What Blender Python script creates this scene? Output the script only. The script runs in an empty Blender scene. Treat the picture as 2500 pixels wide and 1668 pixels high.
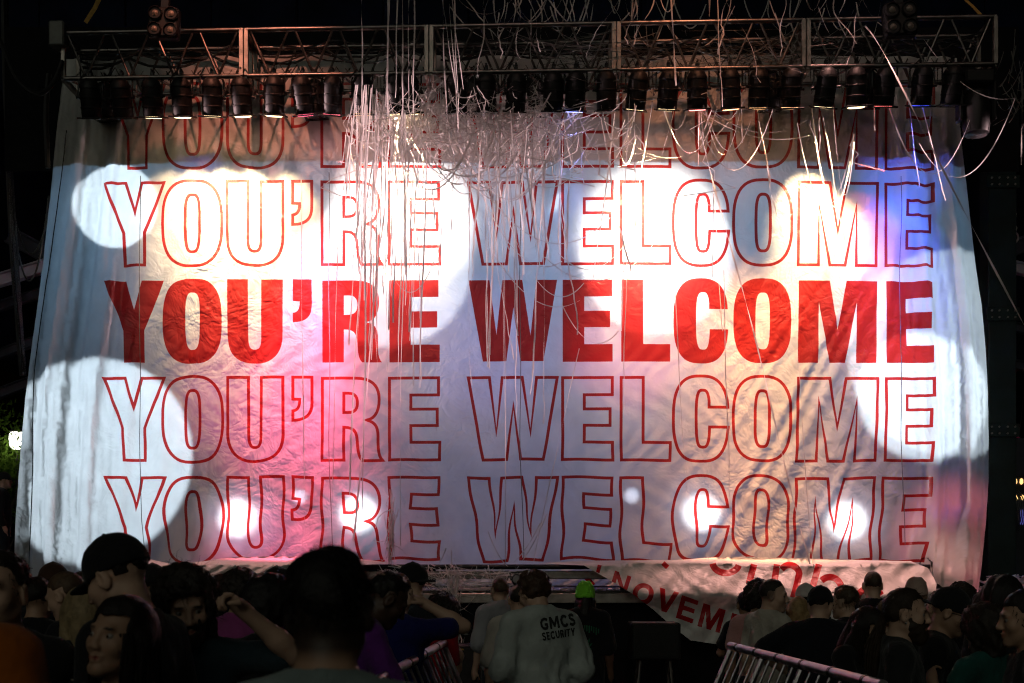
import bpy, bmesh, math, random
import numpy as np
from mathutils import Vector, Matrix, Euler
from mathutils.geometry import delaunay_2d_cdt
from mathutils.bvhtree import BVHTree

random.seed(11)
RNG = np.random.default_rng(7)
R = math.radians
scene = bpy.context.scene
COL = scene.collection

# ------------------------------------------------------------------ camera
CAM_Z = 1.75            # the photographer holds the camera at about eye height
KPX = 0.8 / 2350.0      # metres per picture unit per metre of distance (45 mm lens)
def at(px, py, d):
    """world point at distance d along +Y for a picture position (2350 x 1568 units)"""
    return Vector(((px - 1175.0) * d * KPX, d, CAM_Z + (1310.0 - py) * d * KPX))
def atS(sx, sy, d):     # the same for positions read off the 2500 x 1668 photograph
    return at(sx * .94, sy * .94, d)

cam_data = bpy.data.cameras.new('camera')
cam = bpy.data.objects.new('camera', cam_data)
COL.objects.link(cam)
scene.camera = cam
cam.location = (0, 0, CAM_Z)
cam.rotation_euler = (R(90), 0, 0)
cam_data.sensor_width = 36
cam_data.lens = 45
cam_data.shift_y = (1310 - 784) / 2350.0
cam_data.clip_end = 400
cam_data.clip_start = .05
cam_data.dof.use_dof = True
cam_data.dof.focus_distance = 9.5
cam_data.dof.aperture_fstop = 4.5

# ------------------------------------------------------------------ world, night sky
world = bpy.data.worlds.new('World')
scene.world = world
world.use_nodes = True
wn = world.node_tree.nodes
wl = world.node_tree.links
bgn = wn['Background']
sky = wn.new('ShaderNodeTexSky')
sky.sky_type = 'NISHITA'
sky.sun_disc = False
sky.sun_elevation = R(-4.0)
sky.sun_rotation = R(200)
wl.new(sky.outputs[0], bgn.inputs[0])
bgn.inputs[1].default_value = 0.05

scene.view_settings.view_transform = 'Standard'
scene.view_settings.look = 'None'
scene.view_settings.exposure = 0.12
scene.view_settings.gamma = 1
scene.view_settings.use_curve_mapping = False
scene.render.film_transparent = False
cy = scene.cycles
cy.use_denoising = True
cy.filter_width = 1.1
cy.use_adaptive_sampling = True
cy.adaptive_threshold = .05
cy.adaptive_min_samples = 10
cy.max_bounces = 4
cy.diffuse_bounces = 2
cy.glossy_bounces = 2
cy.transmission_bounces = 3
cy.transparent_max_bounces = 4
cy.sample_clamp_indirect = 4
cy.caustics_reflective = False
cy.caustics_refractive = False

# faint glow of the park's lights behind the audience: one weak, very soft "sun"
sun_data = bpy.data.lights.new('night_glow', 'SUN')
sun_data.energy = 0.18
sun_data.angle = R(50)
sun_data.color = (.98, 1.0, .80)
sun = bpy.data.objects.new('night_glow', sun_data)
COL.objects.link(sun)
sun.rotation_euler = (R(62), 0, R(-14))

# ------------------------------------------------------------------ stage lamps (spots; the cross light from the sides is added)
BY = 14.0               # depth of the banner
def spot(name, loc, target, watt, color, half_deg, blend=.15, size=.02):
    ld = bpy.data.lights.new(name, 'SPOT')
    ld.energy = watt
    ld.color = color
    ld.spot_size = 2 * R(half_deg)
    ld.spot_blend = blend
    ld.shadow_soft_size = size
    o = bpy.data.objects.new(name, ld)
    COL.objects.link(o)
    o.location = loc
    o.rotation_euler = (Vector(target) - Vector(loc)).to_track_quat('-Z', 'Y').to_euler()
    return o

def pool(px, py, rpx, radiance, color, src, blend=.08, size=.015):
    """moving-head lamp at src behind the banner that throws a round pool on the cloth"""
    t = at(px, py, BY)
    s = Vector(src)
    L = (t - s).length
    r = rpx * BY * KPX
    half = math.degrees(math.atan(r / L))
    cosi = abs((t - s).normalized().y)
    E = radiance * math.pi / .38 / max(cosi, .2)
    return spot('backlight_beam', s, t, E * 4 * math.pi * L * L, color, half, blend, size)

CW = (.74, .90, 1.0)
LAV = (.76, .74, 1.0)
# hard white pools, from moving heads on an upstage bar and on the deck
pool(268, 474, 100, .9, CW, (-3.9, 17.8, 5.5), .15)
pool(892, 606, 195, .60, (.86, .90, 1.0), (-1.5, 18.0, 5.4), .2)
pool(915, 510, 190, 3.6, (1, .95, .88), (-1.6, 17.4, 5.5), 1.0)
pool(1508, 590, 182, .60, (.88, .93, 1.0), (1.6, 18.0, 5.4), .2)
pool(1500, 545, 190, 3.6, (1, .97, .9), (1.9, 17.4, 5.5), 1.0)
pool(2170, 805, 245, .40, CW, (3.9, 17.5, 4.4), .12)
pool(2108, 905, 155, .75, CW, (3.4, 17.2, 4.2), .25)
pool(225, 1042, 234, .74, (.70, .87, 1.0), (-3.5, 17.9, 4.0), .14)
# hot lamps standing close behind the cloth on the deck
for (hx, hy, hr) in ((545, 1190, 56), (822, 1180, 54), (1610, 1178, 52), (1945, 1196, 56)):
    c = at(hx, hy, BY + 1.1)
    pool(hx, hy, hr * .95, 2.2, (.88, .94, 1.0), (c.x, BY + 1.1, c.z - .1), 1.0, .04)
    pool(hx, hy, hr * 2.0, .22, (.66, .74, 1.0), (c.x, BY + 1.1, c.z - .1), 1.0, .03)
for (hx, hy) in ((688, 1140), (1450, 1138), (1925, 612)):
    c = at(hx, hy, BY + .5)
    pool(hx, hy, 20, .9, (.7, .8, 1.0), (c.x, BY + .5, c.z), 1.0, .02)
for (hx, hy, tx, ty) in ((1035, 392, 1098, 448), (1328, 396, 1286, 452)):
    a = at(hx, hy - 8, BY + .16)
    spot('backlight_beam', a, at(tx, ty, BY - .03), 40, (.85, .93, 1.0), 7, .8, .008)
# broad blue-white wash from a bar close behind the banner: strongest below the border, fading towards the hem
for (wx, ww) in ((-4.1, 74), (-2.1, 62), (0, 112), (2.1, 100), (4.1, 60)):
    spot('backlight_wash', (wx, 15.7, 5.75), (wx, BY, 5.0), ww * .85, (.28, .60, 1.0), 66, 1.0, .1)
for (wx, ww) in ((-2.4, 70), (.2, 190), (2.6, 80)):
    spot('backlight_wash', (wx, 18.6, 5.0), (wx, BY, 2.9), ww, (.62, .48, 1.0), 38, 1.0, .1)
spot('backlight_wash', (.2, 17.6, 4.6), at(1110, 790, BY), 150, (.30, .22, 1.0), 15, 1.0, .05)
spot('backlight_wash', (-2.2, 17.2, 4.0), at(630, 900, BY), 470, (1.0, .07, .30), 21, 1.0, .05)
spot('backlight_wash', (-2.4, 16.8, 3.0), at(600, 1262, BY), 230, (1.0, .14, .42), 15, 1.0, .05)
spot('backlight_wash', (1.6, 17.0, 4.0), at(1440, 800, BY), 300, (1.0, .10, .36), 15, 1.0, .05)
spot('backlight_wash', (4.3, 16.6, 3.0), at(2190, 1240, BY), 260, (1.0, .20, .26), 17, 1.0, .05)
spot('backlight_wash', (4.0, 15.6, 4.9), at(2070, 430, BY), 260, (.07, .12, 1.0), 17, 1.0, .03)
spot('backlight_wash', (-3.0, 15.6, 5.2), at(470, 428, BY), 60, (.12, .10, 1.0), 11, 1.0, .03)

# salmon wash from the front-of-stage bar above the picture
SAL = (1.0, .52, .42)
for wx, ww, wc, hd in ((-2.9, 1150, (1.0, .33, .20), 16), (-.2, 40, SAL, 22), (2.0, 560, (1.0, .36, .18), 15), (4.2, 45, SAL, 22)):
    spot('front_wash', (wx, 10.3, 10.4), (wx * .98, 13.7, 6.1 if hd < 20 else 6.6), ww, wc, hd, 1.0, .12)
for wx, wy, ww, tx, hd in ((3.3, 12.1, 2800, 3.1, 15), (-.6, 11.2, 420, -.3, 12), (-2.6, 11.0, 1000, -2.9, 12)):
    spot('front_wash', (wx, wy, 9.6), (tx, 13.0, 1.75), ww, (1.0, .48, .40), hd, 1.0, .12)

# added cross light from both sides, only to brighten the streamers before the cloth
for sx_ in (-1, 1):
    spot('streamer_fill', (sx_ * 7.9, 13.0, 5.8), (-.1, 13.3, 6.0), 5000 if sx_ < 0 else 3200, (1.0, .66, .66), 9.5, .8, .06)
    spot('streamer_fill', (sx_ * 7.9, 13.0, 4.6), (-.1, 13.3, 3.9), 2400 if sx_ < 0 else 1700, (1.0, .62, .64), 9.5, .8, .06)

# PAR cans under the truss: picture x, lamp colour, watt (0 = not lit)
TRUSS_Y0, TRUSS_Y1 = 13.42, 13.02        # left and right end of the front chords (the truss hangs slightly askew)
TX0, TX1 = at(140, 0, TRUSS_Y0).x, at(2290, 0, TRUSS_Y1).x
def truss_y(x):
    return TRUSS_Y0 + (TRUSS_Y1 - TRUSS_Y0) * (x - TX0) / (TX1 - TX0)
AMB, WARM, REDC = (1.0, .50, .20), (1.0, .72, .38), (1.0, .10, .22)
PARS = []               # (world x, colour, watt, beam angle from the vertical, half cone)
HOT, TAIL, HIGH = (30, 26), (14, 16), (40, 24)
for sx, col, w, bm in ((205, None, 0, HOT), (283, None, 0, HOT), (360, WARM, 90, HOT), (433, WARM, 420, HOT), (509, WARM, 560, HOT), (582, WARM, 700, HOT),
                   (664, WARM, 260, HOT), (735, REDC, 4400, TAIL), (808, (1, .16, .22), 1200, TAIL), (882, AMB, 90, HOT), (965, WARM, 560, HIGH), (1000, WARM, 520, HOT), (1114, None, 0, HOT),
                   (1187, None, 0, HOT), (1260, None, 0, HOT), (1351, None, 0, HOT), (1405, (.3, .35, 1), 26, HOT), (1480, None, 0, HOT), (1555, WARM, 560, HOT), (1630, WARM, 420, HOT),
                   (1700, (1, .22, .2), 300, TAIL), (1780, (1.0, .45, .2), 600, TAIL), (1849, AMB, 850, TAIL), (1926, AMB, 950, TAIL), (2010, WARM, 600, HIGH), (2083, WARM, 520, HOT), (2151, (1, .16, .14), 150, HOT),
                   (2240, (.06, .10, 1.0), 330, HOT), (2312, None, 0, HOT)):
    x = (sx * .94 - 1175) * 13.22 * KPX
    PARS.append((x, col, w, bm))
CAN_Z = 6.70            # centre of the cans
CAN_TILT = {}
for i, (x, col, w, bm) in enumerate(PARS):
    y = truss_y(x) + .02
    tilt = 19 + random.uniform(-5, 4)
    roll = random.uniform(-5, 5)
    CAN_TILT[i] = (tilt, roll)
    if w:
        ax = Vector((math.sin(R(roll)) * .4, math.sin(R(bm[0])), -math.cos(R(bm[0])))).normalized()
        lens = Vector((x, y + math.sin(R(tilt)) * .2, CAN_Z - math.cos(R(tilt)) * .21))
        spot('par_lamp', lens, lens + ax, w * (1.25 if bm is TAIL else 1.8), col, bm[1], .9, .05)

# ------------------------------------------------------------------ helpers
MATS = {}
def mat(name, color, rough=.6, metal=0.0, noise=.0, nscale=8.0, bump=.0, bscale=40.0, emit=None, estr=0.0, spec=.5, sheen=0.0):
    if name in MATS:
        return MATS[name]
    m = bpy.data.materials.new(name)
    m.use_nodes = True
    nt = m.node_tree
    b = nt.nodes['Principled BSDF']
    b.inputs['Base Color'].default_value = (*color, 1)
    b.inputs['Roughness'].default_value = rough
    b.inputs['Metallic'].default_value = metal
    b.inputs['Specular IOR Level'].default_value = spec
    if sheen:
        b.inputs['Sheen Weight'].default_value = sheen
    tc = nt.nodes.new('ShaderNodeTexCoord')
    if noise:
        n = nt.nodes.new('ShaderNodeTexNoise')
        n.inputs['Scale'].default_value = nscale
        n.inputs['Detail'].default_value = 5
        nt.links.new(tc.outputs['Object'], n.inputs['Vector'])
        r = nt.nodes.new('ShaderNodeMapRange')
        r.inputs[1].default_value = .3; r.inputs[2].default_value = .7
        r.inputs[3].default_value = 1 - noise; r.inputs[4].default_value = 1 + noise
        nt.links.new(n.outputs['Fac'], r.inputs[0])
        mx = nt.nodes.new('ShaderNodeVectorMath'); mx.operation = 'SCALE'
        mx.inputs[0].default_value = color
        nt.links.new(r.outputs[0], mx.inputs['Scale'])
        nt.links.new(mx.outputs[0], b.inputs['Base Color'])
        r2 = nt.nodes.new('ShaderNodeMapRange')
        r2.inputs[3].default_value = max(rough - .15, .05); r2.inputs[4].default_value = min(rough + .15, 1)
        nt.links.new(n.outputs['Fac'], r2.inputs[0])
        nt.links.new(r2.outputs[0], b.inputs['Roughness'])
    if bump:
        n2 = nt.nodes.new('ShaderNodeTexNoise')
        n2.inputs['Scale'].default_value = bscale
        n2.inputs['Detail'].default_value = 4
        nt.links.new(tc.outputs['Object'], n2.inputs['Vector'])
        bp = nt.nodes.new('ShaderNodeBump')
        bp.inputs['Strength'].default_value = bump
        bp.inputs['Distance'].default_value = .01
        nt.links.new(n2.outputs['Fac'], bp.inputs['Height'])
        nt.links.new(bp.outputs[0], b.inputs['Normal'])
    if emit:
        b.inputs['Emission Color'].default_value = (*emit, 1)
        b.inputs['Emission Strength'].default_value = estr
    MATS[name] = m
    return m

def tag(o, label=None, cat=None, group=None, kind=None):
    if label: o['label'] = label
    if cat: o['category'] = cat
    if group: o['group'] = group
    if kind: o['kind'] = kind
    return o

def link(name, me, m=None, parent=None):
    o = bpy.data.objects.new(name, me)
    COL.objects.link(o)
    if m is not None and me is not None and not me.materials:
        me.materials.append(m)
    if parent is not None:
        o.parent = parent
    return o

def empty(name, loc=(0, 0, 0), rot=(0, 0, 0)):
    o = bpy.data.objects.new(name, None)
    COL.objects.link(o)
    o.empty_display_size = .1
    o.location = loc
    o.rotation_euler = rot
    return o

def mesh_np(name, V, F, smooth=True):
    """V (n,3), F (m,3|4) arrays -> mesh"""
    me = bpy.data.meshes.new(name)
    V = np.asarray(V, dtype=np.float32)
    F = np.asarray(F, dtype=np.int32)
    if len(V) == 0 or len(F) == 0:
        return me
    k = F.shape[1]
    me.vertices.add(len(V)); me.vertices.foreach_set('co', V.ravel())
    me.loops.add(F.size); me.loops.foreach_set('vertex_index', F.ravel())
    me.polygons.add(len(F))
    me.polygons.foreach_set('loop_start', np.arange(0, F.size, k, dtype=np.int32))
    me.polygons.foreach_set('use_smooth', np.full(len(F), smooth, dtype=bool))
    me.update(calc_edges=True)
    me.validate()
    return me

class MB:
    """collects simple shapes into one mesh"""
    def __init__(s):
        s.v = []; s.f = []
    def _add(s, vs, fs):
        b = len(s.v)
        s.v.extend([tuple(v) for v in vs])
        s.f.extend([tuple(b + i for i in f) for f in fs])
    def box(s, c, size, rot=None, bev=0):
        hx, hy, hz = [k / 2 for k in size]
        M = rot if rot is not None else Matrix.Identity(3)
        c = Vector(c)
        if bev:
            b = min(bev, hx * .9, hy * .9, hz * .9)
            vs = []
            for sx in (-1, 1):
                for sy in (-1, 1):
                    for sz in (-1, 1):
                        vs += [(sx * (hx - b), sy * hy, sz * (hz - b)), (sx * hx, sy * (hy - b), sz * (hz - b)), (sx * (hx - b), sy * (hy - b), sz * hz)]
            bm = bmesh.new()
            for v in vs: bm.verts.new(v)
            bmesh.ops.convex_hull(bm, input=bm.verts)
            bm.verts.index_update()
            s._add([c + M @ v.co for v in bm.verts], [[v.index for v in f.verts] for f in bm.faces])
            bm.free()
            return s
        vs = [c + M @ Vector((x * hx, y * hy, z * hz)) for x in (-1, 1) for y in (-1, 1) for z in (-1, 1)]
        s._add(vs, [(0, 1, 3, 2), (4, 6, 7, 5), (0, 4, 5, 1), (2, 3, 7, 6), (0, 2, 6, 4), (1, 5, 7, 3)])
        return s
    def tube(s, pts, r, n=8, caps=True):
        pts = [Vector(p) for p in pts]
        rs = r if isinstance(r, (list, tuple)) else [r] * len(pts)
        base = len(s.v)
        up = None
        for i, p in enumerate(pts):
            t = (pts[min(i + 1, len(pts) - 1)] - pts[max(i - 1, 0)])
            if t.length < 1e-9: t = Vector((0, 0, 1))
            t.normalize()
            if up is None:
                up = t.orthogonal().normalized()
            else:
                up = (up - t * up.dot(t))
                up = up.normalized() if up.length > 1e-6 else t.orthogonal().normalized()
            w = t.cross(up)
            for k in range(n):
                a = 2 * math.pi * k / n
                s.v.append(tuple(p + (up * math.cos(a) + w * math.sin(a)) * rs[i]))
        for i in range(len(pts) - 1):
            for k in range(n):
                a = base + i * n + k; b = base + i * n + (k + 1) % n
                s.f.append((a, b, b + n, a + n))
        if caps:
            s.f.append(tuple(base + k for k in reversed(range(n))))
            s.f.append(tuple(base + (len(pts) - 1) * n + k for k in range(n)))
        return s
    def lathe(s, prof, n=20, c=(0, 0, 0), M=None):
        """prof: (radius, z) pairs, revolved about Z"""
        c = Vector(c); M = M or Matrix.Identity(3)
        base = len(s.v)
        for r, z in prof:
            for k in range(n):
                a = 2 * math.pi * k / n
                s.v.append(tuple(c + M @ Vector((max(r, 1e-4) * math.cos(a), max(r, 1e-4) * math.sin(a), z))))
        for i in range(len(prof) - 1):
            for k in range(n):
                a = base + i * n + k; b = base + i * n + (k + 1) % n
                s.f.append((a, b, b + n, a + n))
        s.f.append(tuple(base + k for k in reversed(range(n))))
        s.f.append(tuple(base + (len(prof) - 1) * n + k for k in range(n)))
        return s
    def ribbon(s, pts, w, twist=0.0, side=Vector((1, 0, 0)), phase=0.0):
        pts = [Vector(p) for p in pts]
        base = len(s.v)
        n = len(pts)
        for i, p in enumerate(pts):
            t = (pts[min(i + 1, n - 1)] - pts[max(i - 1, 0)])
            t = t.normalized() if t.length > 1e-9 else Vector((0, 0, 1))
            a = t.cross(Vector((0, 1, 0)))
            if a.length < .15: a = t.cross(Vector((1, 0, 0)))
            a.normalize()
            b = t.cross(a)
            ang = phase + twist * i / max(n - 1, 1)
            o = (a * math.cos(ang) + b * math.sin(ang)) * (w / 2)
            s.v.append(tuple(p - o)); s.v.append(tuple(p + o))
        for i in range(n - 1):
            a = base + 2 * i
            s.f.append((a, a + 1, a + 3, a + 2))
        return s
    def mesh(s, name, smooth=False):
        me = bpy.data.meshes.new(name)
        me.from_pydata(s.v, [], s.f)
        me.update()
        if smooth:
            me.polygons.foreach_set('use_smooth', [True] * len(me.polygons))
            try:
                me.set_sharp_from_angle(angle=R(40))
            except Exception:
                pass
        return me
    def build(s, name, m, parent=None, smooth=False):
        return link(name, s.mesh(name, smooth), m, parent)

def catenary(a, b, sag, n=16):
    a = Vector(a); b = Vector(b)
    out = []
    for i in range(n + 1):
        t = i / n
        p = a.lerp(b, t)
        p.z -= sag * 4 * t * (1 - t)
        out.append(p)
    return out

def bez(p0, p1, p2, p3, n=14):
    out = []
    for i in range(n + 1):
        t = i / n; u = 1 - t
        out.append(tuple(u**3 * a + 3 * u * u * t * b + 3 * u * t * t * c + t**3 * d for a, b, c, d in zip(p0, p1, p2, p3)))
    return out

# ------------------------------------------------------------------ the printed banner
def sstep(a, b, x):
    t = np.clip((np.asarray(x, dtype=float) - a) / (b - a), 0, 1)
    return t * t * (3 - 2 * t)

def superell(x0, x1, y0, y1, e=2.7, n=44, a0=0.0, a1=2 * math.pi):
    cx, cy_, rx, ry = (x0 + x1) / 2, (y0 + y1) / 2, (x1 - x0) / 2, (y1 - y0) / 2
    out = []
    for i in range(n):
        a = a0 + (a1 - a0) * i / (n if abs(a1 - a0 - 2 * math.pi) < 1e-6 else n - 1)
        c, s = math.cos(a), math.sin(a)
        out.append((cx + rx * math.copysign(abs(c) ** (2 / e), c), cy_ + ry * math.copysign(abs(s) ** (2 / e), s)))
    return out

def g_E(x0, w0, w1, w2, st):
    return [[(x0, 0), (x0 + w0, 0), (x0 + w0, 132), (x0 + st, 132), (x0 + st, 243), (x0 + w1, 243), (x0 + w1, 370), (x0 + st, 370), (x0 + st, 502), (x0 + w2, 502), (x0 + w2, 638), (x0, 638)]]

GL = []       # (character, S-origin x of the crop, loops)
GL.append(('Y', 230, [[(85, 2), (250, 0), (320, 228), (378, 0), (552, 0), (400, 388), (400, 640), (240, 640), (234, 390)]]))
GL.append(('O', 230, [superell(543, 1008, -12, 650), superell(720, 836, 96, 542, 3.2, 34)]))
GL.append(('U', 230, [[(1050, -4), (1212, -4), (1212, 440)] + bez((1212, 440), (1212, 520), (1228, 541), (1262, 541), 8)[1:] + bez((1262, 541), (1298, 541), (1313, 520), (1313, 440), 8)[1:]
                     + [(1313, -4), (1482, -4), (1482, 420)] + bez((1482, 420), (1482, 580), (1410, 650), (1266, 650), 10)[1:] + bez((1266, 650), (1122, 650), (1050, 580), (1050, 420), 10)[1:]]))
GL.append(("'", 230, [[(1558, -7), (1705, -7), (1705, 195)] + bez((1705, 195), (1705, 290), (1650, 326), (1558, 328), 9)[1:] + [(1558, 255)] + bez((1558, 255), (1594, 250), (1612, 225), (1612, 165), 7)[1:] + [(1558, 163)]]))
GL.append(('R', 700, [[(282, 0), (545, 0)] + bez((545, 0), (680, 0), (724, 70), (724, 165), 9)[1:] + bez((724, 165), (724, 260), (690, 312), (628, 325), 7)[1:] + bez((628, 325), (695, 342), (716, 380), (716, 450), 7)[1:]
                     + bez((716, 450), (712, 560), (718, 610), (748, 638), 6)[1:] + [(592, 638)] + bez((592, 638), (562, 610), (560, 560), (556, 490), 5)[1:] + bez((556, 490), (552, 402), (520, 382), (450, 382), 6)[1:] + [(450, 638), (282, 638)],
                    [(450, 117), (490, 117)] + bez((490, 117), (545, 118), (556, 155), (556, 192), 6)[1:] + bez((556, 192), (556, 240), (535, 268), (485, 268), 6)[1:] + [(450, 268)]]))
GL.append(('E', 700, g_E(805, 383, 373, 393, 167)))
GL.append(('W', 1130, [[(45, 2), (208, 0), (263, 430), (308, 0), (463, -3), (528, 432), (575, -2), (735, -2), (628, 632), (450, 632), (395, 212), (340, 634), (158, 636)]]))
GL.append(('E', 1130, g_E(778, 384, 367, 387, 167)))
GL.append(('L', 1130, [[(1232, 0), (1402, 0), (1402, 502), (1612, 502), (1612, 638), (1232, 638)]]))
_co = superell(1638, 2068, -14, 650, 2.7, 60, R(20.5), R(359.0 - 18))
_co = [p for p in superell(1638, 2068, -14, 650, 2.7, 120) ]
_i0 = min(range(120), key=lambda i: abs(_co[i][1] - 382) + (1000 if _co[i][0] < 1900 else 0))
_i1 = min(range(120), key=lambda i: abs(_co[i][1] - 226) + (1000 if _co[i][0] < 1900 else 0))
_outer = [_co[i] for i in range(_i0, _i1 + 1, 2)]
_ci = superell(1815, 1922, 95, 541, 3.2, 80)
_j0 = min(range(80), key=lambda i: abs(_ci[i][1] - 382) + (1000 if _ci[i][0] < 1870 else 0))
_j1 = min(range(80), key=lambda i: abs(_ci[i][1] - 226) + (1000 if _ci[i][0] < 1870 else 0))
_inner = [_ci[i] for i in range(_j0, _j1 + 1, 2)]
GL.append(('C', 1130, [[(2068, 382)] + _outer[1:-1] + [(2064, 226), (1918, 226)] + _inner[::-1][1:-1] + [(1922, 382)]]))
GL.append(('O', 1760, [superell(92, 545, -16, 644), superell(265, 378, 95, 535, 3.2, 34)]))
GL.append(('M', 1760, [[(602, 0), (845, 0), (908, 380), (978, 0), (1222, 0), (1212, 640), (1055, 640), (1058, 168), (965, 640), (845, 640), (760, 168), (755, 640), (597, 640)]]))
GL.append(('E', 1760, g_E(1292, 366, 348, 366, 163)))

def area2(lp):
    return sum(lp[i][0] * lp[(i + 1) % len(lp)][1] - lp[(i + 1) % len(lp)][0] * lp[i][1] for i in range(len(lp)))

def offset_loop(lp, d):
    """miter offset, d > 0 grows the enclosed area"""
    n = len(lp)
    s = 1 if area2(lp) > 0 else -1
    out = []
    for i in range(n):
        p0, p1, p2 = Vector(lp[i - 1]), Vector(lp[i]), Vector(lp[(i + 1) % n])
        e1 = (p1 - p0); e2 = (p2 - p1)
        if e1.length < 1e-6 or e2.length < 1e-6:
            continue
        e1.normalize(); e2.normalize()
        n1 = Vector((e1.y, -e1.x)) * s; n2 = Vector((e2.y, -e2.x)) * s
        b = n1 + n2
        if b.length < 1e-3:
            out.append(tuple(p1 + n1 * d)); continue
        b.normalize()
        k = 1 / max(b.dot(n1), .30)
        out.append(tuple(p1 + b * d * k))
    return out

def inside(P, loops):
    """even-odd test of points P (n,2) against loops"""
    c = np.zeros(len(P), dtype=bool)
    x, y = P[:, 0], P[:, 1]
    for lp in loops:
        L = np.asarray(lp)
        x1, y1 = L[:, 0], L[:, 1]
        x2, y2 = np.roll(x1, -1), np.roll(y1, -1)
        for i in range(len(L)):
            if y1[i] == y2[i]: continue
            m = ((y1[i] > y) != (y2[i] > y)) & (x < (x2[i] - x1[i]) * (y - y1[i]) / (y2[i] - y1[i]) + x1[i])
            c ^= m
    return c

def resample(lp, step):
    out = []
    n = len(lp)
    for i in range(n):
        a, b = Vector(lp[i]), Vector(lp[(i + 1) % n])
        k = max(1, int(math.ceil((b - a).length / step)))
        for j in range(k):
            out.append(tuple(a.lerp(b, j / k)))
    return out

def printed_cloth(name, outline, letters, surf, step, m_cloth, m_ink, thick_step=None, root=None):
    """outline: loop in picture units; letters: [(char, loops, label)]; surf(p, q) -> world xyz arrays.
    The cloth and the letters are cut from ONE conforming sheet, so nothing overlaps."""
    pts, edges = [], []
    def add_loop(lp):
        b = len(pts)
        pts.extend(lp)
        k = len(lp)
        edges.extend([(b + i, b + (i + 1) % k) for i in range(k)])
    ol = resample(outline, step)
    add_loop(ol)
    lets = []
    for ch, loops, lab in letters:
        ls = [resample(l, step * .9) for l in loops]
        lets.append((ch, ls, lab))
        for l in ls: add_loop(l)
    O = np.asarray(outline)
    x0, y0 = O.min(0); x1, y1 = O.max(0)
    gx, gy = np.meshgrid(np.arange(x0 + step / 2, x1, step), np.arange(y0 + step / 2, y1, step))
    G = np.stack([gx.ravel(), gy.ravel()], 1)
    G += RNG.uniform(-.18, .18, G.shape) * step
    G = G[inside(G, [outline])]
    pts.extend([tuple(g) for g in G])
    res = delaunay_2d_cdt([Vector(p) for p in pts], edges, [], 0, 1e-4, False)
    V = np.array([(v.x, v.y) for v in res[0]])
    F = np.array([list(f) for f in res[2]], dtype=np.int32)
    C = V[F].mean(1)
    own = np.full(len(F), -2)
    own[inside(C, [outline])] = -1
    for k, (ch, ls, lab) in enumerate(lets):
        A = np.concatenate([np.asarray(l) for l in ls])
        lo, hi = A.min(0), A.max(0)
        idx = np.where((own > -2) & (C[:, 0] >= lo[0]) & (C[:, 0] <= hi[0]) & (C[:, 1] >= lo[1]) & (C[:, 1] <= hi[1]))[0]
        if len(idx):
            own[idx[inside(C[idx], ls)]] = k
    W = surf(V[:, 0], V[:, 1])
    e = .6
    Wx = surf(V[:, 0] + e, V[:, 1]) - surf(V[:, 0] - e, V[:, 1])
    Wy = surf(V[:, 0], V[:, 1] + e) - surf(V[:, 0], V[:, 1] - e)
    N = np.cross(Wx, Wy)
    N /= np.linalg.norm(N, axis=1)[:, None] + 1e-12
    N[N[:, 1] > 0] *= -1          # towards the audience
    def sub(k, nm, m, parent):
        f = F[own == k]
        if len(f) == 0: return None
        used, inv = np.unique(f, return_inverse=True)
        f2 = inv.reshape(f.shape)
        # winding towards the audience
        fn = np.cross(W[used][f2[:, 1]] - W[used][f2[:, 0]], W[used][f2[:, 2]] - W[used][f2[:, 0]])
        flip = fn[:, 1] > 0
        f2[flip] = f2[flip][:, ::-1]
        me = mesh_np(nm, W[used], f2)
        if len(me.vertices) == len(used):
            me.normals_split_custom_set_from_vertices([tuple(n) for n in N[used]])
        return link(nm, me, m, parent)
    cl = sub(-1, name, m_cloth, root)
    for k, (ch, ls, lab) in enumerate(lets):
        o = sub(k, 'letter', m_ink, cl if root is None else root)
        if o is not None and lab: o['label'] = lab
    return cl

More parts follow.
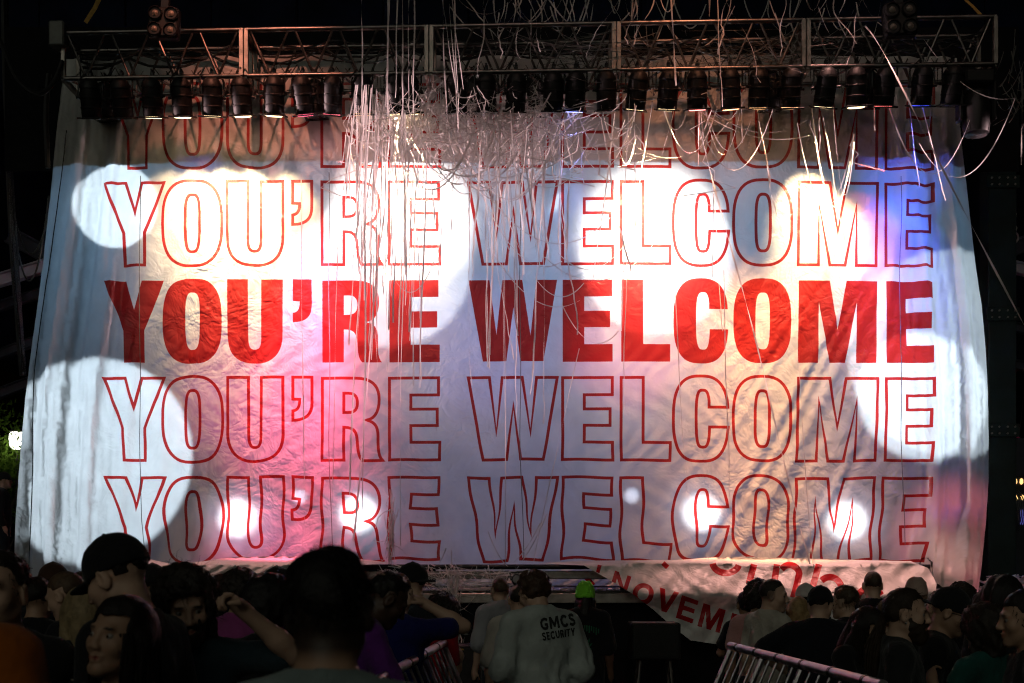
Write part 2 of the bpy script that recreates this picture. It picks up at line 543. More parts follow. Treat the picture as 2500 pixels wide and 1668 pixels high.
def cloth_mat(name, color, wr=.5, scale=1.0, trans=.5):
    m = bpy.data.materials.new(name); m.use_nodes = True
    nt = m.node_tree; N = nt.nodes; Lk = nt.links
    N.remove(N['Principled BSDF'])
    out = N['Material Output']
    tc = N.new('ShaderNodeTexCoord')
    geo = N.new('ShaderNodeNewGeometry')
    def noise(t, sc, det, dist=0.0):
        n = N.new('ShaderNodeTexNoise'); n.noise_type = t
        n.inputs['Scale'].default_value = sc; n.inputs['Detail'].default_value = det
        n.inputs['Distortion'].default_value = dist
        Lk.new(geo.outputs['Position'], n.inputs['Vector'])
        return n
    def mth(op, a, b):
        k = N.new('ShaderNodeMath'); k.operation = op
        for i, x in ((0, a), (1, b)):
            if isinstance(x, (int, float)): k.inputs[i].default_value = x
            else: Lk.new(x, k.inputs[i])
        return k.outputs[0]
    # crumple: facets of a crushed sheet = difference of two cell distances, warped, in three sizes
    warp = noise('FBM', 2.2 * scale, 1)
    wv = N.new('ShaderNodeVectorMath'); wv.operation = 'MULTIPLY_ADD'
    Lk.new(warp.outputs['Color'], wv.inputs[0]); wv.inputs[1].default_value = (.35, .35, .35)
    Lk.new(geo.outputs['Position'], wv.inputs[2])
    def crease(sc, det, amp):
        n = N.new('ShaderNodeTexNoise'); n.noise_type = 'FBM'
        n.inputs['Scale'].default_value = sc * scale; n.inputs['Detail'].default_value = det
        n.inputs['Roughness'].default_value = .6
        Lk.new(wv.outputs[0], n.inputs['Vector'])
        k = mth('SUBTRACT', n.outputs['Fac'], .5)
        k2 = N.new('ShaderNodeMath'); k2.operation = 'ABSOLUTE'; Lk.new(k, k2.inputs[0])
        return mth('MULTIPLY', k2.outputs[0], amp / scale)
    tot = mth('ADD', crease(6.0, 2, .038), crease(15.0, 1, .013))
    patch = noise('FBM', .55, 0)
    mr = N.new('ShaderNodeMapRange'); mr.inputs[1].default_value = .35; mr.inputs[2].default_value = .68
    mr.inputs[3].default_value = .25; mr.inputs[4].default_value = 1.0
    Lk.new(patch.outputs['Fac'], mr.inputs[0])
    h = mth('MULTIPLY', tot, mr.outputs[0])
    bp = N.new('ShaderNodeBump'); bp.inputs['Strength'].default_value = wr; bp.inputs['Distance'].default_value = 1.0
    Lk.new(h, bp.inputs['Height'])
    # uneven, slightly soiled cloth
    st = noise('FBM', 3.1, 3)
    r = N.new('ShaderNodeMapRange'); r.inputs[1].default_value = .3; r.inputs[2].default_value = .7
    r.inputs[3].default_value = .88; r.inputs[4].default_value = 1.06
    Lk.new(st.outputs['Fac'], r.inputs[0])
    sc_ = N.new('ShaderNodeVectorMath'); sc_.operation = 'SCALE'; sc_.inputs[0].default_value = color
    Lk.new(r.outputs[0], sc_.inputs['Scale'])
    d = N.new('ShaderNodeBsdfDiffuse'); t = N.new('ShaderNodeBsdfTranslucent'); mx = N.new('ShaderNodeMixShader')
    gl = N.new('ShaderNodeBsdfGlossy'); gl.inputs['Roughness'].default_value = .38; gl.inputs['Color'].default_value = (1, 1, 1, 1)
    mg = N.new('ShaderNodeMixShader'); mg.inputs[0].default_value = .035
    for b in (d, t):
        Lk.new(sc_.outputs[0], b.inputs['Color']); Lk.new(bp.outputs[0], b.inputs['Normal'])
    Lk.new(bp.outputs[0], gl.inputs['Normal'])
    mx.inputs[0].default_value = trans
    Lk.new(d.outputs[0], mx.inputs[1]); Lk.new(t.outputs[0], mx.inputs[2])
    Lk.new(mx.outputs[0], mg.inputs[1]); Lk.new(gl.outputs[0], mg.inputs[2])
    Lk.new(mg.outputs[0], out.inputs['Surface'])
    return m

M_CLOTH = cloth_mat('white_cloth', (.80, .79, .78), .75)
M_INK = cloth_mat('red_print', (.46, .020, .018), .75)

# left and right edge of the cloth as functions of the height (picture units)
LE_Q = [100, 140, 250, 380, 600, 760, 850, 1000, 1150, 1290, 1400]
LE_P = [150, 146, 130, 118, 95, 75, 62, 50, 42, 36, 34]
RE_Q = [100, 140, 300, 450, 600, 700, 850, 1050, 1150, 1280, 1400]
RE_P = [2196, 2198, 2206, 2222, 2240, 2255, 2270, 2275, 2274, 2262, 2246]
def banner_depth(p, q):
    p = np.asarray(p, float); q = np.asarray(q, float)
    xl = np.interp(q, LE_Q, LE_P); xr = np.interp(q, RE_Q, RE_P)
    dn = sstep(100, 1300, q)
    y = -.07 * np.sin(np.clip((p - 50) / 2220, 0, 1) * math.pi)
    s = p - xl
    wl = 1 - sstep(90, 270, s)
    y += wl * (.35 + .65 * dn) * (.075 * np.sin(s / 15 + .8 * np.sin(q / 330)) + .035 * np.sin(s / 6.3 + q / 260) + .015 * np.sin(s / 3.1 + 1))
    wl2 = sstep(60, 160, s) * (1 - sstep(380, 760, s))
    y += wl2 * (.014 * np.sin(s / 13.0 + 1.2 * np.sin(q / 190)) + .009 * np.sin(s / 7.1 + q / 120)) * (.5 + .5 * dn)
    s = xr - p
    wr = 1 - sstep(70, 230, s)
    y += wr * (.4 + .6 * dn) * (.07 * np.sin(s / 14 + 1.6) + .035 * np.sin(s / 6.1 - q / 300) + .014 * np.sin(s / 3.3))
    # slack swags towards the lower right corner
    t = (2610 - p) / (q + 325) + .012 * np.sin(q / 140)
    m = np.exp(-((p - 1890 - (930 - q) * .35) / 200) ** 2) * sstep(560, 900, q)
    am = .45 + .55 * np.sin(41 * t + .6) ** 2
    sw_ = np.sin(52 * t + 1.2 * np.sin(23 * t))
    y += m * am * (.014 * (np.abs(sw_) - .5) + .012 * np.sin(150 * t + 2 * np.sin(51 * t)))
    t2 = p + (q - 300) * .16
    m2 = np.exp(-((p - 2110) / 90) ** 2) * sstep(250, 420, q) * (1 - sstep(640, 900, q))
    y += m2 * (.022 * np.sin(t2 / 12.5) + .010 * np.sin(t2 / 5.5))
    t3 = p + (q - 900) * .13
    m3 = np.exp(-((p - 640) / 230) ** 2) * sstep(560, 900, q)
    y += m3 * (.016 * np.sin(t3 / 27) + .008 * np.sin(t3 / 12 + 2))
    t4 = p + .5 * (q - 1250)
    m4 = np.exp(-((p - 360) / 90) ** 2) * sstep(1050, 1280, q)
    y += m4 * .05 * np.sin(t4 / 26)
    # slow waves and a loose lower hem
    y += .020 * np.sin(p / 170 + q / 310) + .012 * np.sin(p / 71 - q / 220)
    y += sstep(1180, 1300, q) * (.030 * np.sin(p / 41) + .022 * np.sin(p / 17 + 1))
    y += .004 * np.sin(p / 9.0 + 3 * np.sin(q / 33)) * np.sin(q / 14 + 2 * np.sin(p / 47))
    return y

def banner_surf(p, q):
    p = np.asarray(p, float); q = np.asarray(q, float)
    # the sheet is cut flat, so only its depth varies; the lower right corner is pulled forward over the stage edge
    b = BY - 1.06 * sstep(2075, 2165, p) * sstep(1150, 1330, q)
    return np.stack([(p - 1175) * b * KPX, b + banner_depth(p, q), CAM_Z + (1310 - q) * b * KPX], 1)

def print_warp(xs, ys):
    """S units -> picture units, with the print pulled a little by the slack cloth"""
    f = np.clip((ys - 1000) / 360, 0, 1.2) ** 1.3
    x = xs - f * 24 * sstep(1700, 2280, xs) + f * 12 * (1 - sstep(250, 520, xs))
    y = ys + f * (3.5 * np.sin(xs / 60) + 3 * np.sin(xs / 23)) + f * 4 * sstep(1800, 2200, xs)
    x = x + f * 3.5 * np.sin(ys / 19 + xs / 50)
    return x * .94, y * .94

letters = []
ROWS = ((212, False, 'top row'), (449, False, 'second row'), (687, True, 'solid row'), (925, False, 'fourth row'), (1168, False, 'bottom row'))
for top, solid, rn in ROWS:
    for ch, ox, loops in GL:
        if solid:
            ls = loops
        else:
            ls = []
            for i, lp in enumerate(loops):
                g = 1 if i == 0 else -1
                ls.append(offset_loop(lp, 12 * g)); ls.append(offset_loop(lp, -11 * g))
        out = []
        for lp in ls:
            lp = resample(lp, 40)
            a = np.asarray(lp)
            xs = ox + a[:, 0] / 3.2
            ys = top + a[:, 1] / 3.2
            if rn == 'top row': xs = xs + 14 * (1 - sstep(240, 420, xs))
            X, Y = print_warp(xs, ys)
            out.append(list(zip(X, Y)))
        nm = 'apostrophe' if ch == "'" else 'letter ' + ch
        letters.append((ch, out, ('solid red ' if solid else 'red outlined ') + nm))

qs = [132, 200, 300, 400, 500, 600, 700, 800, 900, 1000, 1100, 1200, 1290, 1332]
left = [(float(np.interp(q, LE_Q, LE_P)), q) for q in qs]
qr = [1372, 1300, 1200, 1100, 1000, 900, 800, 700, 600, 500, 400, 300, 200, 132]
right = [(float(np.interp(q, RE_Q, RE_P)), q) for q in qr]
hem = [(110, 1340), (185, 1338), (262, 1322), (330, 1306), (420, 1298), (700, 1296), (1000, 1297), (1300, 1298), (1600, 1300), (1900, 1303), (2080, 1310), (2150, 1338), (2190, 1362)]
banner = printed_cloth('printed_banner', left + hem + right, letters, banner_surf, 9.0, M_CLOTH, M_INK)
tag(banner, 'huge white cloth banner printed with rows of red YOU\'RE WELCOME lettering', 'banner')
# sewn seams between the cloth widths
M_SEAM = mat('seam_thread', (.22, .2, .2), .9, noise=.2, nscale=30)
for sx, q0, q1 in ((344, 405, 1270), (805, 400, 1280), (1270, 400, 1285), (1738, 400, 640), (2199, 405, 1250)):
    p = sx * .94
    q = np.linspace(q0, q1, 60)
    pp = np.full(60, p) + np.interp(q, [1000, 1300], [0, 8]) + 1.2 * np.sin(q / 60)
    W = banner_surf(pp, q); W[:, 1] -= .004
    wv = np.array([.0042, 0, 0])
    V = np.empty((120, 3)); V[0::2] = W - wv; V[1::2] = W + wv
    F = np.array([(2 * i, 2 * i + 1, 2 * i + 3, 2 * i + 2) for i in range(59)])
    link('seam', mesh_np('seam', V, F), M_SEAM, banner)
# hanging ties along the edge of the border behind

# ------------------------------------------------------------------ ground, stage, roof
M_ASPH = mat('asphalt', (.045, .045, .047), .85, noise=.35, nscale=3, bump=.5, bscale=60)
mb = MB().box((0, 60, -.05), (400, 400, .1))
tag(mb.build('ground', M_ASPH), kind='structure')
M_BLACK = mat('black_drape', (.008, .008, .010), .95, spec=.1, noise=.3, nscale=4, bump=.4, bscale=25)
M_DECK = mat('deck_plywood', (.035, .032, .03), .6, noise=.4, nscale=5, bump=.2)
M_ALU = mat('aluminium', (.55, .52, .5), .32, 1.0, noise=.25, nscale=12, bump=.1, bscale=80)
M_ALUD = mat('dull_aluminium', (.30, .27, .25), .45, 1.0, noise=.3, nscale=10, bump=.15, bscale=60)
M_STEEL = mat('black_steel', (.02, .02, .022), .4, .6, noise=.3, nscale=9)
M_BLK = mat('black_paint', (.007, .007, .008), .5, spec=.3, noise=.35, nscale=14, bump=.1, bscale=90)
M_NAVY = mat('night_roof_skin', (.008, .011, .026), .8, noise=.35, nscale=1.2, bump=.2, bscale=6, spec=.08)
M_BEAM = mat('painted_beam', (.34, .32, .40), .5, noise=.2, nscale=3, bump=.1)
M_CABLE = mat('cable_rubber', (.012, .012, .013), .38, noise=.2, nscale=20)

DECK_Z = 1.545
# deck in 8 planks-wide platforms
st = empty('stage_deck', (0, 13.05, DECK_Z))
tag(st, kind='structure')
for ix in range(-3, 4):
    for iy in range(4):
        w, l = 2.44, 2.6
        MB().box((ix * w, .02 + l * (iy + .5), -.06), (w - .012, l - .012, .12), bev=.006).build('platform', M_DECK, st)
MB().box((0, -.012, -.075), (17, .03, .10), bev=.006).build('edge_trim', M_ALUD, st)
sk = []
V, F = [], []
n = 420
for i in range(n + 1):
    x = -8.5 + 17 * i / n
    y = 13.07 + .022 * math.sin(x * 21) + .012 * math.sin(x * 47 + 1)
    V += [(x, y, 0.0), (x, y, DECK_Z - .13)]
for i in range(n):
    F.append((2 * i, 2 * i + 2, 2 * i + 3, 2 * i + 1))
o = link('stage_skirt', mesh_np('stage_skirt', V, F), M_BLACK)
tag(o, 'black pleated drape hanging below the stage edge', 'drape')

# rail in front of the banner: black pipe over an aluminium beam on short posts
rl = empty('stage_rail', (0, 13.3, DECK_Z))
tag(rl, 'black pipe and aluminium beam along the stage edge under the banner', 'rail')
zt = at(0, 1301, 13.3).z - DECK_Z
MB().tube([(-4.3, 0, zt), (4.6, 0, zt)], .026, 12).build('pipe', M_STEEL, rl, True)
MB().box((.15, .03, zt - .085), (8.8, .05, .085), bev=.008).build('beam', M_ALUD, rl)
for x in (-3.9, -2.7, -1.35, -.05, 1.15, 2.5, 3.9):
    MB().tube([(x, .06, 0), (x, .06, zt - .04)], .024, 10).build('post', M_STEEL, rl, True)

# border cloth behind the banner: it stops the back light above its lower edge
zb = at(0, 383, BY).z - .012
V, F = [], []
n = 300
for i in range(n + 1):
    x = -5.6 + 11.2 * i / n
    y = BY + .13 + .006 * math.sin(x * 17)
    V += [(x, y, zb + .004 * math.sin(x * 2.2)), (x, y, 7.75)]
for i in range(n):
    F.append((2 * i, 2 * i + 2, 2 * i + 3, 2 * i + 1))
o = link('border_drape', mesh_np('border_drape', V, F), M_BLACK)
tag(o, 'black border drape hung behind the top of the banner', 'drape')

# back wall of the band shell, roof skin with ribs
tag(MB().box((0, 24.2, 5.5), (16.2, .3, 14)).build('wall_back', M_NAVY), kind='structure')
tag(MB().box((0, 18.6, 9.6), (18, 12.5, .25), Matrix.Rotation(R(-7), 3, 'X')).build('roof', M_NAVY), kind='structure')
M_PANEL = mat('roof_panel', (.006, .009, .024), .8, noise=.4, nscale=2, bump=.1, bscale=10, spec=.08)
# downstage face of the roof, made of panels with lifting eyes
rf = empty('roof_fascia', (0, 15.2, 8.1))
tag(rf, 'dark navy panelled face of the stage roof above the truss', 'roof')
pw = 1.02
for i in range(-7, 8):
    for j in range(3):
        MB().box((i * pw, .03 * ((i + j) % 2), -.35 + j * .62), (pw - .018, .06, .62 - .014), bev=.008).build('panel', M_PANEL, rf)
M_RING = mat('ring_steel', (.20, .21, .27), .5, .4, noise=.2)
for i in range(-5, 6):
    t = MB()
    pts = [(i * pw + .045 * math.cos(a), -.06, -.42 + .075 * math.sin(a)) for a in [2 * math.pi * k / 14 for k in range(15)]]
    t.tube(pts, .017, 7)
    t.build('lifting_eye', M_RING, rf, True)
# side walls
for sx in (-1, 1):
    tag(MB().box((sx * 8.6, 19, 8.2), (.3, 12, 6)).build('wall_side', M_NAVY), kind='structure')

# steel frames beside the banner
def beam(name, a, b, w, h, m, label, cat='beam', flange=True):
    a, b = Vector(a), Vector(b)
    r = empty(name, a)
    d = b - a
    q = d.to_track_quat('X', 'Z').to_matrix()
    L = d.length
    MB().box(q @ Vector((L / 2, 0, 0)), (L, w * .35, h * .8), q).build('web', m, r)
    for s in (-1, 1):
        MB().box(q @ Vector((L / 2, 0, s * h * .45)), (L, w, h * .12), q, bev=.004).build('flange', m, r)
    tag(r, label, cat)
    return r
D2 = 16.6
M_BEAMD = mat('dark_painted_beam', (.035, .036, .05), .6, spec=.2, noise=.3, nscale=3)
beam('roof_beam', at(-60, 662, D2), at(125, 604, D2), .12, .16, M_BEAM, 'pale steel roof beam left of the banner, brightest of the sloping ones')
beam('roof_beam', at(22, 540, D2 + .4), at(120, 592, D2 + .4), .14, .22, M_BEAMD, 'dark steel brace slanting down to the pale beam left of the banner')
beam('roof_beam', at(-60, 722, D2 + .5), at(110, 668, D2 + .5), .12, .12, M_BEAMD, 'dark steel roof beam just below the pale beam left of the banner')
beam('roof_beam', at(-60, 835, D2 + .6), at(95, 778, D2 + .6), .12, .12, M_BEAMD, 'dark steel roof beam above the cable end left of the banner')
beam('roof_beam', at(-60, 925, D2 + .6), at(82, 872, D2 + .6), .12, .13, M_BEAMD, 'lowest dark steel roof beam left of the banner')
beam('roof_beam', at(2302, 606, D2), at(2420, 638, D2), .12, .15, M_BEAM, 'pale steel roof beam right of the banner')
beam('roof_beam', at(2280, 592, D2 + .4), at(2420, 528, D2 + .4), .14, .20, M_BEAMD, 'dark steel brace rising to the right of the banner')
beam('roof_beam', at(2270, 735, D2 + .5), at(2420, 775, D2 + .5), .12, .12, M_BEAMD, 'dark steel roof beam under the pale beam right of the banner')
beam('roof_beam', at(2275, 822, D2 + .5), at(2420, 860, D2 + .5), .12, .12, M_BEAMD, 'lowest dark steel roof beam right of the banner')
# tower leg on the right
tw = empty('tower_leg', at(2290, 1310, 15.6) - Vector((0, 0, at(2290, 1310, 15.6).z - DECK_Z)))
tag(tw, 'tall dark green steel tower leg right of the banner', 'tower')
M_TOWER = mat('dark_green_steel', (.010, .020, .019), .6, .0, spec=.2, noise=.3, nscale=3)
MB().box((0, 0, 3.4), (.34, .3, 6.8), bev=.01).build('column', M_TOWER, tw)
for z in (1.9, 3.3, 4.9, 6.0):
    MB().box((0, -.16, z), (.40, .03, .16), bev=.006).build('splice_plate', M_TOWER, tw)
    for bx in (-.14, -.05, .05, .14):
        for bz in (-.04, .04):
            MB().tube([(bx, -.175, z + bz), (bx, -.192, z + bz)], .012, 6).build('bolt', M_ALUD, tw)

# ------------------------------------------------------------------ lighting truss
M_TRUSS = mat('worn_truss_aluminium', (.15, .135, .13), .34, 1.0, noise=.3, nscale=9, bump=.1, bscale=60)
tr = empty('lighting_truss', (0, 0, 0))
tag(tr, 'long aluminium box truss carrying the stage lights above the banner', 'truss')
ZB, ZT, TD = 6.905, 7.385, .47
CH = .026
def tp(x, rear, top):
    return Vector((x, truss_y(x) + (TD if rear else 0), ZT if top else ZB))
xs_sec = [TX0 + (TX1 - TX0) * i / 5 for i in range(6)]
SPL = .035
mesh_cache = {}
def rod(name, a, b, r, m, parent, n=10):
    return MB().tube([a, b], r, n).build(name, m, parent, True)
for i in range(5):
    a, b = xs_sec[i] + SPL, xs_sec[i + 1] - SPL
    for rear in (0, 1):
        for top in (0, 1):
            rod('chord', tp(a, rear, top), tp(b, rear, top), CH, M_TRUSS, tr, 12)
    k = 4
    for j in range(k):
        x0 = a + (b - a) * j / k; x1 = a + (b - a) * (j + 1) / k; xm = (x0 + x1) / 2
        for rear in (0, 1):
            rod('brace', tp(x0 + .03, rear, 1), tp(xm, rear, 0), .013, M_TRUSS, tr, 8)
            rod('brace', tp(xm, rear, 0), tp(x1 - .03, rear, 1), .013, M_TRUSS, tr, 8)
        rod('brace', tp(x0 + .03, 0, 0), tp(xm, 1, 0), .013, M_TRUSS, tr, 8)
        rod('brace', tp(xm, 1, 0), tp(x1 - .03, 0, 0), .013, M_TRUSS, tr, 8)
for i in range(6):
    for s in ((-1, 1) if 0 < i < 5 else ((1,) if i == 0 else (-1,))):
        x = xs_sec[i] + s * SPL * .75
        m = MB()
        for (r0, t0, r1, t1) in ((0, 0, 0, 1), (1, 0, 1, 1), (0, 0, 1, 0), (0, 1, 1, 1)):
            p, q = tp(x, r0, t0), tp(x, r1, t1)
            d = q - p
            m.box((p + q) / 2, (.045, max(abs(d.y), .05), max(abs(d.z), .05)), bev=.004)
        m.build('end_frame', M_ALUD, tr)

# PAR cans
def par_parts():
    n = 22
    body = MB().lathe([(.100, -.185), (.104, -.18), (.104, -.10), (.109, -.095), (.109, -.085), (.104, -.08), (.104, -.0), (.109, .005), (.109, .015), (.104, .02), (.102, .075), (.099, .10)], n).mesh('par_body', True)
    cap = MB().lathe([(.099, .10), (.105, .103), (.105, .118), (.094, .135), (.080, .165), (.055, .188), (.022, .2), (0, .202)], n).mesh('par_cap', True)
    fr = MB()
    for sx, sy, wx, wy in ((0, 1, .25, .03), (0, -1, .25, .03), (1, 0, .03, .19), (-1, 0, .03, .19)):
        fr.box((sx * .11, sy * .11, -.194), (wx, wy, .016), bev=.003)
    frame = fr.mesh('par_frame')
    yk = MB()
    pts = [(.122, 0, -.0), (.122, 0, .17)] + [(.122 - .05 * (1 - math.cos(a)), 0, .17 + .05 * math.sin(a)) for a in (R(30), R(60), R(90))]
    pts += [(-p[0], p[1], p[2]) for p in reversed(pts)]
    yk.tube([Vector(p) for p in pts], .009, 6)
    yk.tube([(.10, 0, 0), (.145, 0, 0)], .016, 8); yk.tube([(-.10, 0, 0), (-.145, 0, 0)], .016, 8)
    yoke = yk.mesh('par_yoke', True)
    cl = MB().box((0, 0, .245), (.035, .05, .07), bev=.006)
    cl.tube([(0, -.05, .28), (0, .05, .28)], .012, 6)
    clamp = cl.mesh('par_clamp')
    lens = MB().lathe([(.085, -.180), (.087, -.199), (.080, -.204), (.0, -.205)], n).mesh('par_lens', True)
    return body, cap, frame, yoke, clamp, lens
PB, PC, PF, PY, PK, PL = par_parts()
LEADS = []
for k in range(4):
    rl_ = random.Random(k + 90)
    sgn = 1 if k % 2 else -1
    m_ = MB().tube([(0, -.02, .20), (sgn * .05, -.06, .24 + .03 * k), (sgn * (.12 + .03 * rl_.random()), -.03, .16 + .05 * rl_.random()), (sgn * .16, .03, .25), (sgn * .13, .06, .30)], .007, 5)
    m_.tube([(sgn * -.09, 0, .05), (sgn * -.15, -.02, .02 - .03 * k), (sgn * -.16, .0, .18), (sgn * -.10, .02, .29)], .004, 4)
    LEADS.append(m_.mesh('par_lead', True))
LENS = {}
def lens_mat(col, w):
    if not w:
        return mat('dark_lens', (.05, .05, .055), .12, noise=.1)
    key = 'lit_lens_%d_%d_%d' % tuple(int(c * 99) for c in col)
    if key not in MATS:
        mat(key, (.2, .2, .2), .3, emit=col, estr=4.0)
    return MATS[key]
ORD = ['first', 'second', 'third', 'fourth', 'fifth', 'sixth', 'seventh', 'eighth', 'ninth', 'tenth', 'eleventh', 'twelfth', 'thirteenth', 'fourteenth', 'fifteenth', 'sixteenth', 'seventeenth',
       'eighteenth', 'nineteenth', 'twentieth', 'twenty-first', 'twenty-second', 'twenty-third', 'twenty-fourth', 'twenty-fifth', 'twenty-sixth', 'twenty-seventh', 'twenty-eighth', 'twenty-ninth']
def par_can(x, y, z, tilt, roll, col, w, label, yaw=0):
    r = empty('par_can', (x, y, z))
    tag(r, label, 'stage light', 'par cans hanging under the truss')
    rot = Matrix.Rotation(R(roll * .5), 4, 'Y') @ Matrix.Rotation(R(tilt), 4, 'X') 
    lm = lens_mat(col, w)
    for nm, me, m in (('body', PB, M_BLK), ('back_cap', PC, M_BLK), ('gel_frame', PF, M_STEEL)):
        o = link(nm, me, m, r); o.matrix_local = rot
    key = 'lens_' + lm.name
    if key not in mesh_cache:
        mesh_cache[key] = PL.copy(); mesh_cache[key].materials.clear(); mesh_cache[key].materials.append(lm)
    o = link('lens', mesh_cache[key], None, r); o.matrix_local = rot
    link('yoke', PY, M_STEEL, r).rotation_euler = (0, 0, R(yaw))
    link('clamp', PK, M_STEEL, r)
    o = link('power_lead', LEADS[int(abs(x) * 1000) % 4], M_CABLE, r); o.matrix_local = Matrix.Identity(4)
    return r
for i, (x, col, w, bm_) in enumerate(PARS):
    tilt, roll = CAN_TILT[i]
    lit = 'lit' if w else 'dark'
    par_can(x, truss_y(x) + .02, CAN_Z, tilt, roll * 2.2, col, w, '%s black par can, %s from the left end of the truss' % (lit, ORD[i]), random.uniform(-25, 25))
for sx, wd in ((238, 'first'), (762, 'second'), (1150, 'third'), (1305, 'fourth'), (1880, 'fifth'), (2112, 'sixth')):
    x = (sx * .94 - 1175) * 13.6 * KPX
    par_can(x, truss_y(x) + TD, CAN_Z + .14, random.uniform(-6, 20), random.uniform(-14, 14), None, 0, 'dark par can on the rear chord, %s from the left of its row' % wd, random.uniform(-40, 40))

# four-lamp audience blinders in front of the truss
M_LAMPG = mat('unlit_lamp_glass', (.16, .14, .12), .25, noise=.2, nscale=20)
def blinder(c, s, label, rz):
    r = empty('audience_blinder', c, (0, R(rz), 0)); tag(r, label, 'stage light', 'four-lamp blinders')
    MB().box((0, .06, 0), (s, .12, s), bev=.02).build('housing', M_BLK, r)
    MB().box((0, .05, s * .66), (s * .3, .05, s * .4), bev=.01).build('bracket', M_STEEL, r)
    for sx in (-1, 1):
        for sz in (-1, 1):
            M = Matrix.Rotation(R(90), 3, 'X')
            cc = (sx * s * .26, 0, sz * s * .26)
            MB().lathe([(s * .23, -.01), (s * .235, .02), (s * .20, .03), (s * .19, .012)], 20, cc, M).build('lamp_rim', M_BLK, r, True)
            MB().lathe([(s * .11, .0), (s * .10, .016), (s * .05, .026), (0, .03)], 18, cc, M).build('lamp', M_LAMPG, r, True)
blinder(at(374, 50, 12.9), .31, 'black four-lamp blinder above the left half of the truss', 3)
blinder(at(2068, 42, 12.8), .33, 'black four-lamp blinder above the right half of the truss', -4)

# hanging moving head at the right end
mh = empty('moving_head_light', at(2240, 172, 13.1)); tag(mh, 'big black moving head lamp hanging at the right end of the truss', 'stage light')
MB().box((0, 0, -.05), (.3, .26, .14), bev=.02).build('base', M_BLK, mh)
for s in (-1, 1):
    MB().box((s * .17, 0, -.28), (.05, .14, .40), bev=.015).build('yoke_arm', M_BLK, mh)
MB().lathe([(.06, -.62), (.125, -.60), (.135, -.52), (.14, -.35), (.12, -.2), (.07, -.16)], 20).build('head', M_BLK, mh, True)
MB().lathe([(.11, -.622), (.05, -.632), (0, -.634)], 20).build('lens', mat('dark_lens', (.05, .05, .055), .12), mh, True)

# slings, motor, junction box
M_SLING = mat('yellow_sling', (.42, .24, .05), .8, noise=.25, nscale=30, bump=.3, bscale=120)
for (a, b, w, lab) in (((196, 52), (232, -12), .045, 'yellow lifting sling above the left end of the truss'), ((2258, 42), (2200, -14), .035, 'thin yellow lifting sling above the right end of the truss')):
    m = MB(); m.ribbon([at(*a, 13.3), at((a[0] + b[0]) / 2 + 3, (a[1] + b[1]) / 2, 13.28), at(*b, 13.3)], w, .5)
    tag(m.build('lifting_sling', M_SLING), lab, 'sling')
for px in (2216, 2188, 195, 174):
    pass
m = MB().box(at(136, 84, 13.42), (.16, .2, .26), bev=.015)
jb = m.build('junction_box', mat('grey_box_paint', (.12, .12, .11), .5, noise=.3, nscale=8)); tag(jb, 'grey electrical box on the left end of the truss', 'box')

# cables along the truss
def cable(pts, r, label, group=None, n=6):
    o = MB().tube(pts, r, n).build('cable', M_CABLE, None, True)
    tag(o, label, 'cable', group)
    return o
for i in range(5):
    a, b = xs_sec[i] + .1, xs_sec[i + 1] - .1
    for k in range(5):
        z0 = ZT - .07 - random.uniform(0, .05)
        pts = []
        ph = random.uniform(0, 6)
        for j in range(18):
            t = j / 17
            x = a + (b - a) * t
            pts.append((x, truss_y(x) + .12 + .26 * k / 4 + .02 * math.sin(7 * t + ph), z0 - (.06 + .05 * (k % 3)) * abs(math.sin((t * 2 + .1 * k) * math.pi)) - .01 * math.sin(t * 23 + ph)))
        cable(pts, random.choice((.008, .011, .014)), 'black power cable lying loose along the inside of the truss', 'cables inside the truss')
# thick loom hanging on the left and the bundle down the left side
for k in range(6):
    o = random.uniform(-6, 6)
    p = [at(-40 + o, 30, 13.3), at(0 + o, 100, 13.25), at(38 + o, 180 + o, 13.2), at(84 + o, 214 + o * .8, 13.2), at(120 + o, 190, 13.3), at(142 + o * .4, 140, 13.38)]
    P = []
    for i in range(len(p) - 1):
        q0, q1, q2, q3 = p[max(i - 1, 0)], p[i], p[i + 1], p[min(i + 2, len(p) - 1)]
        for j in range(5):
            t = j / 5
            P.append(.5 * ((2 * q1) + (q2 - q0) * t + (2 * q0 - 5 * q1 + 4 * q2 - q3) * t * t + (3 * q1 - q0 - 3 * q2 + q3) * t ** 3))
    P.append(p[-1])
    cable(P, random.uniform(.014, .022), 'thick black cable of the loom swagged off the left end of the truss', 'cable loom at the left end')
for k in range(8):
    o = random.uniform(-9, 9)
    P = [at(10 + o + 14 * math.sin(i * .5 + k) * .15 + (i / 14) ** 2 * 42, -20 + i * 63, 14.2 + .02 * k) for i in range(15)]
    cable(P, random.uniform(.012, .02), 'black cable hanging down beside the left roof beams', 'cables down the left side')
for k, sg in enumerate((.0, .35)):
    cable(catenary(at(28, 470 + 20 * k, 14.3), at(112, 490 - 40 * k, 14.3), .5 + sg, 18), .011, 'loose black cable loop %s at the left edge of the banner' % ('upper' if k == 0 else 'lower'))
cable([at(112 - 4 * math.sin(i * .7) - i * 1.0, 170 + i * 36, 13.7) for i in range(7)], .03, 'thick black cable tail hanging under the left end of the truss')
# thin black cord down the left hem of the banner
cable([Vector(banner_surf(np.array([np.interp(q, LE_Q, LE_P) + 22 + 6 * math.sin(q / 170)]), np.array([float(q)]))[0]) + Vector((0, -.03, 0)) for q in range(300, 1330, 30)], .006, 'thin black cord running down the left side of the banner')
for k, px in enumerate((245, 268, 830, 1468)):
    pass

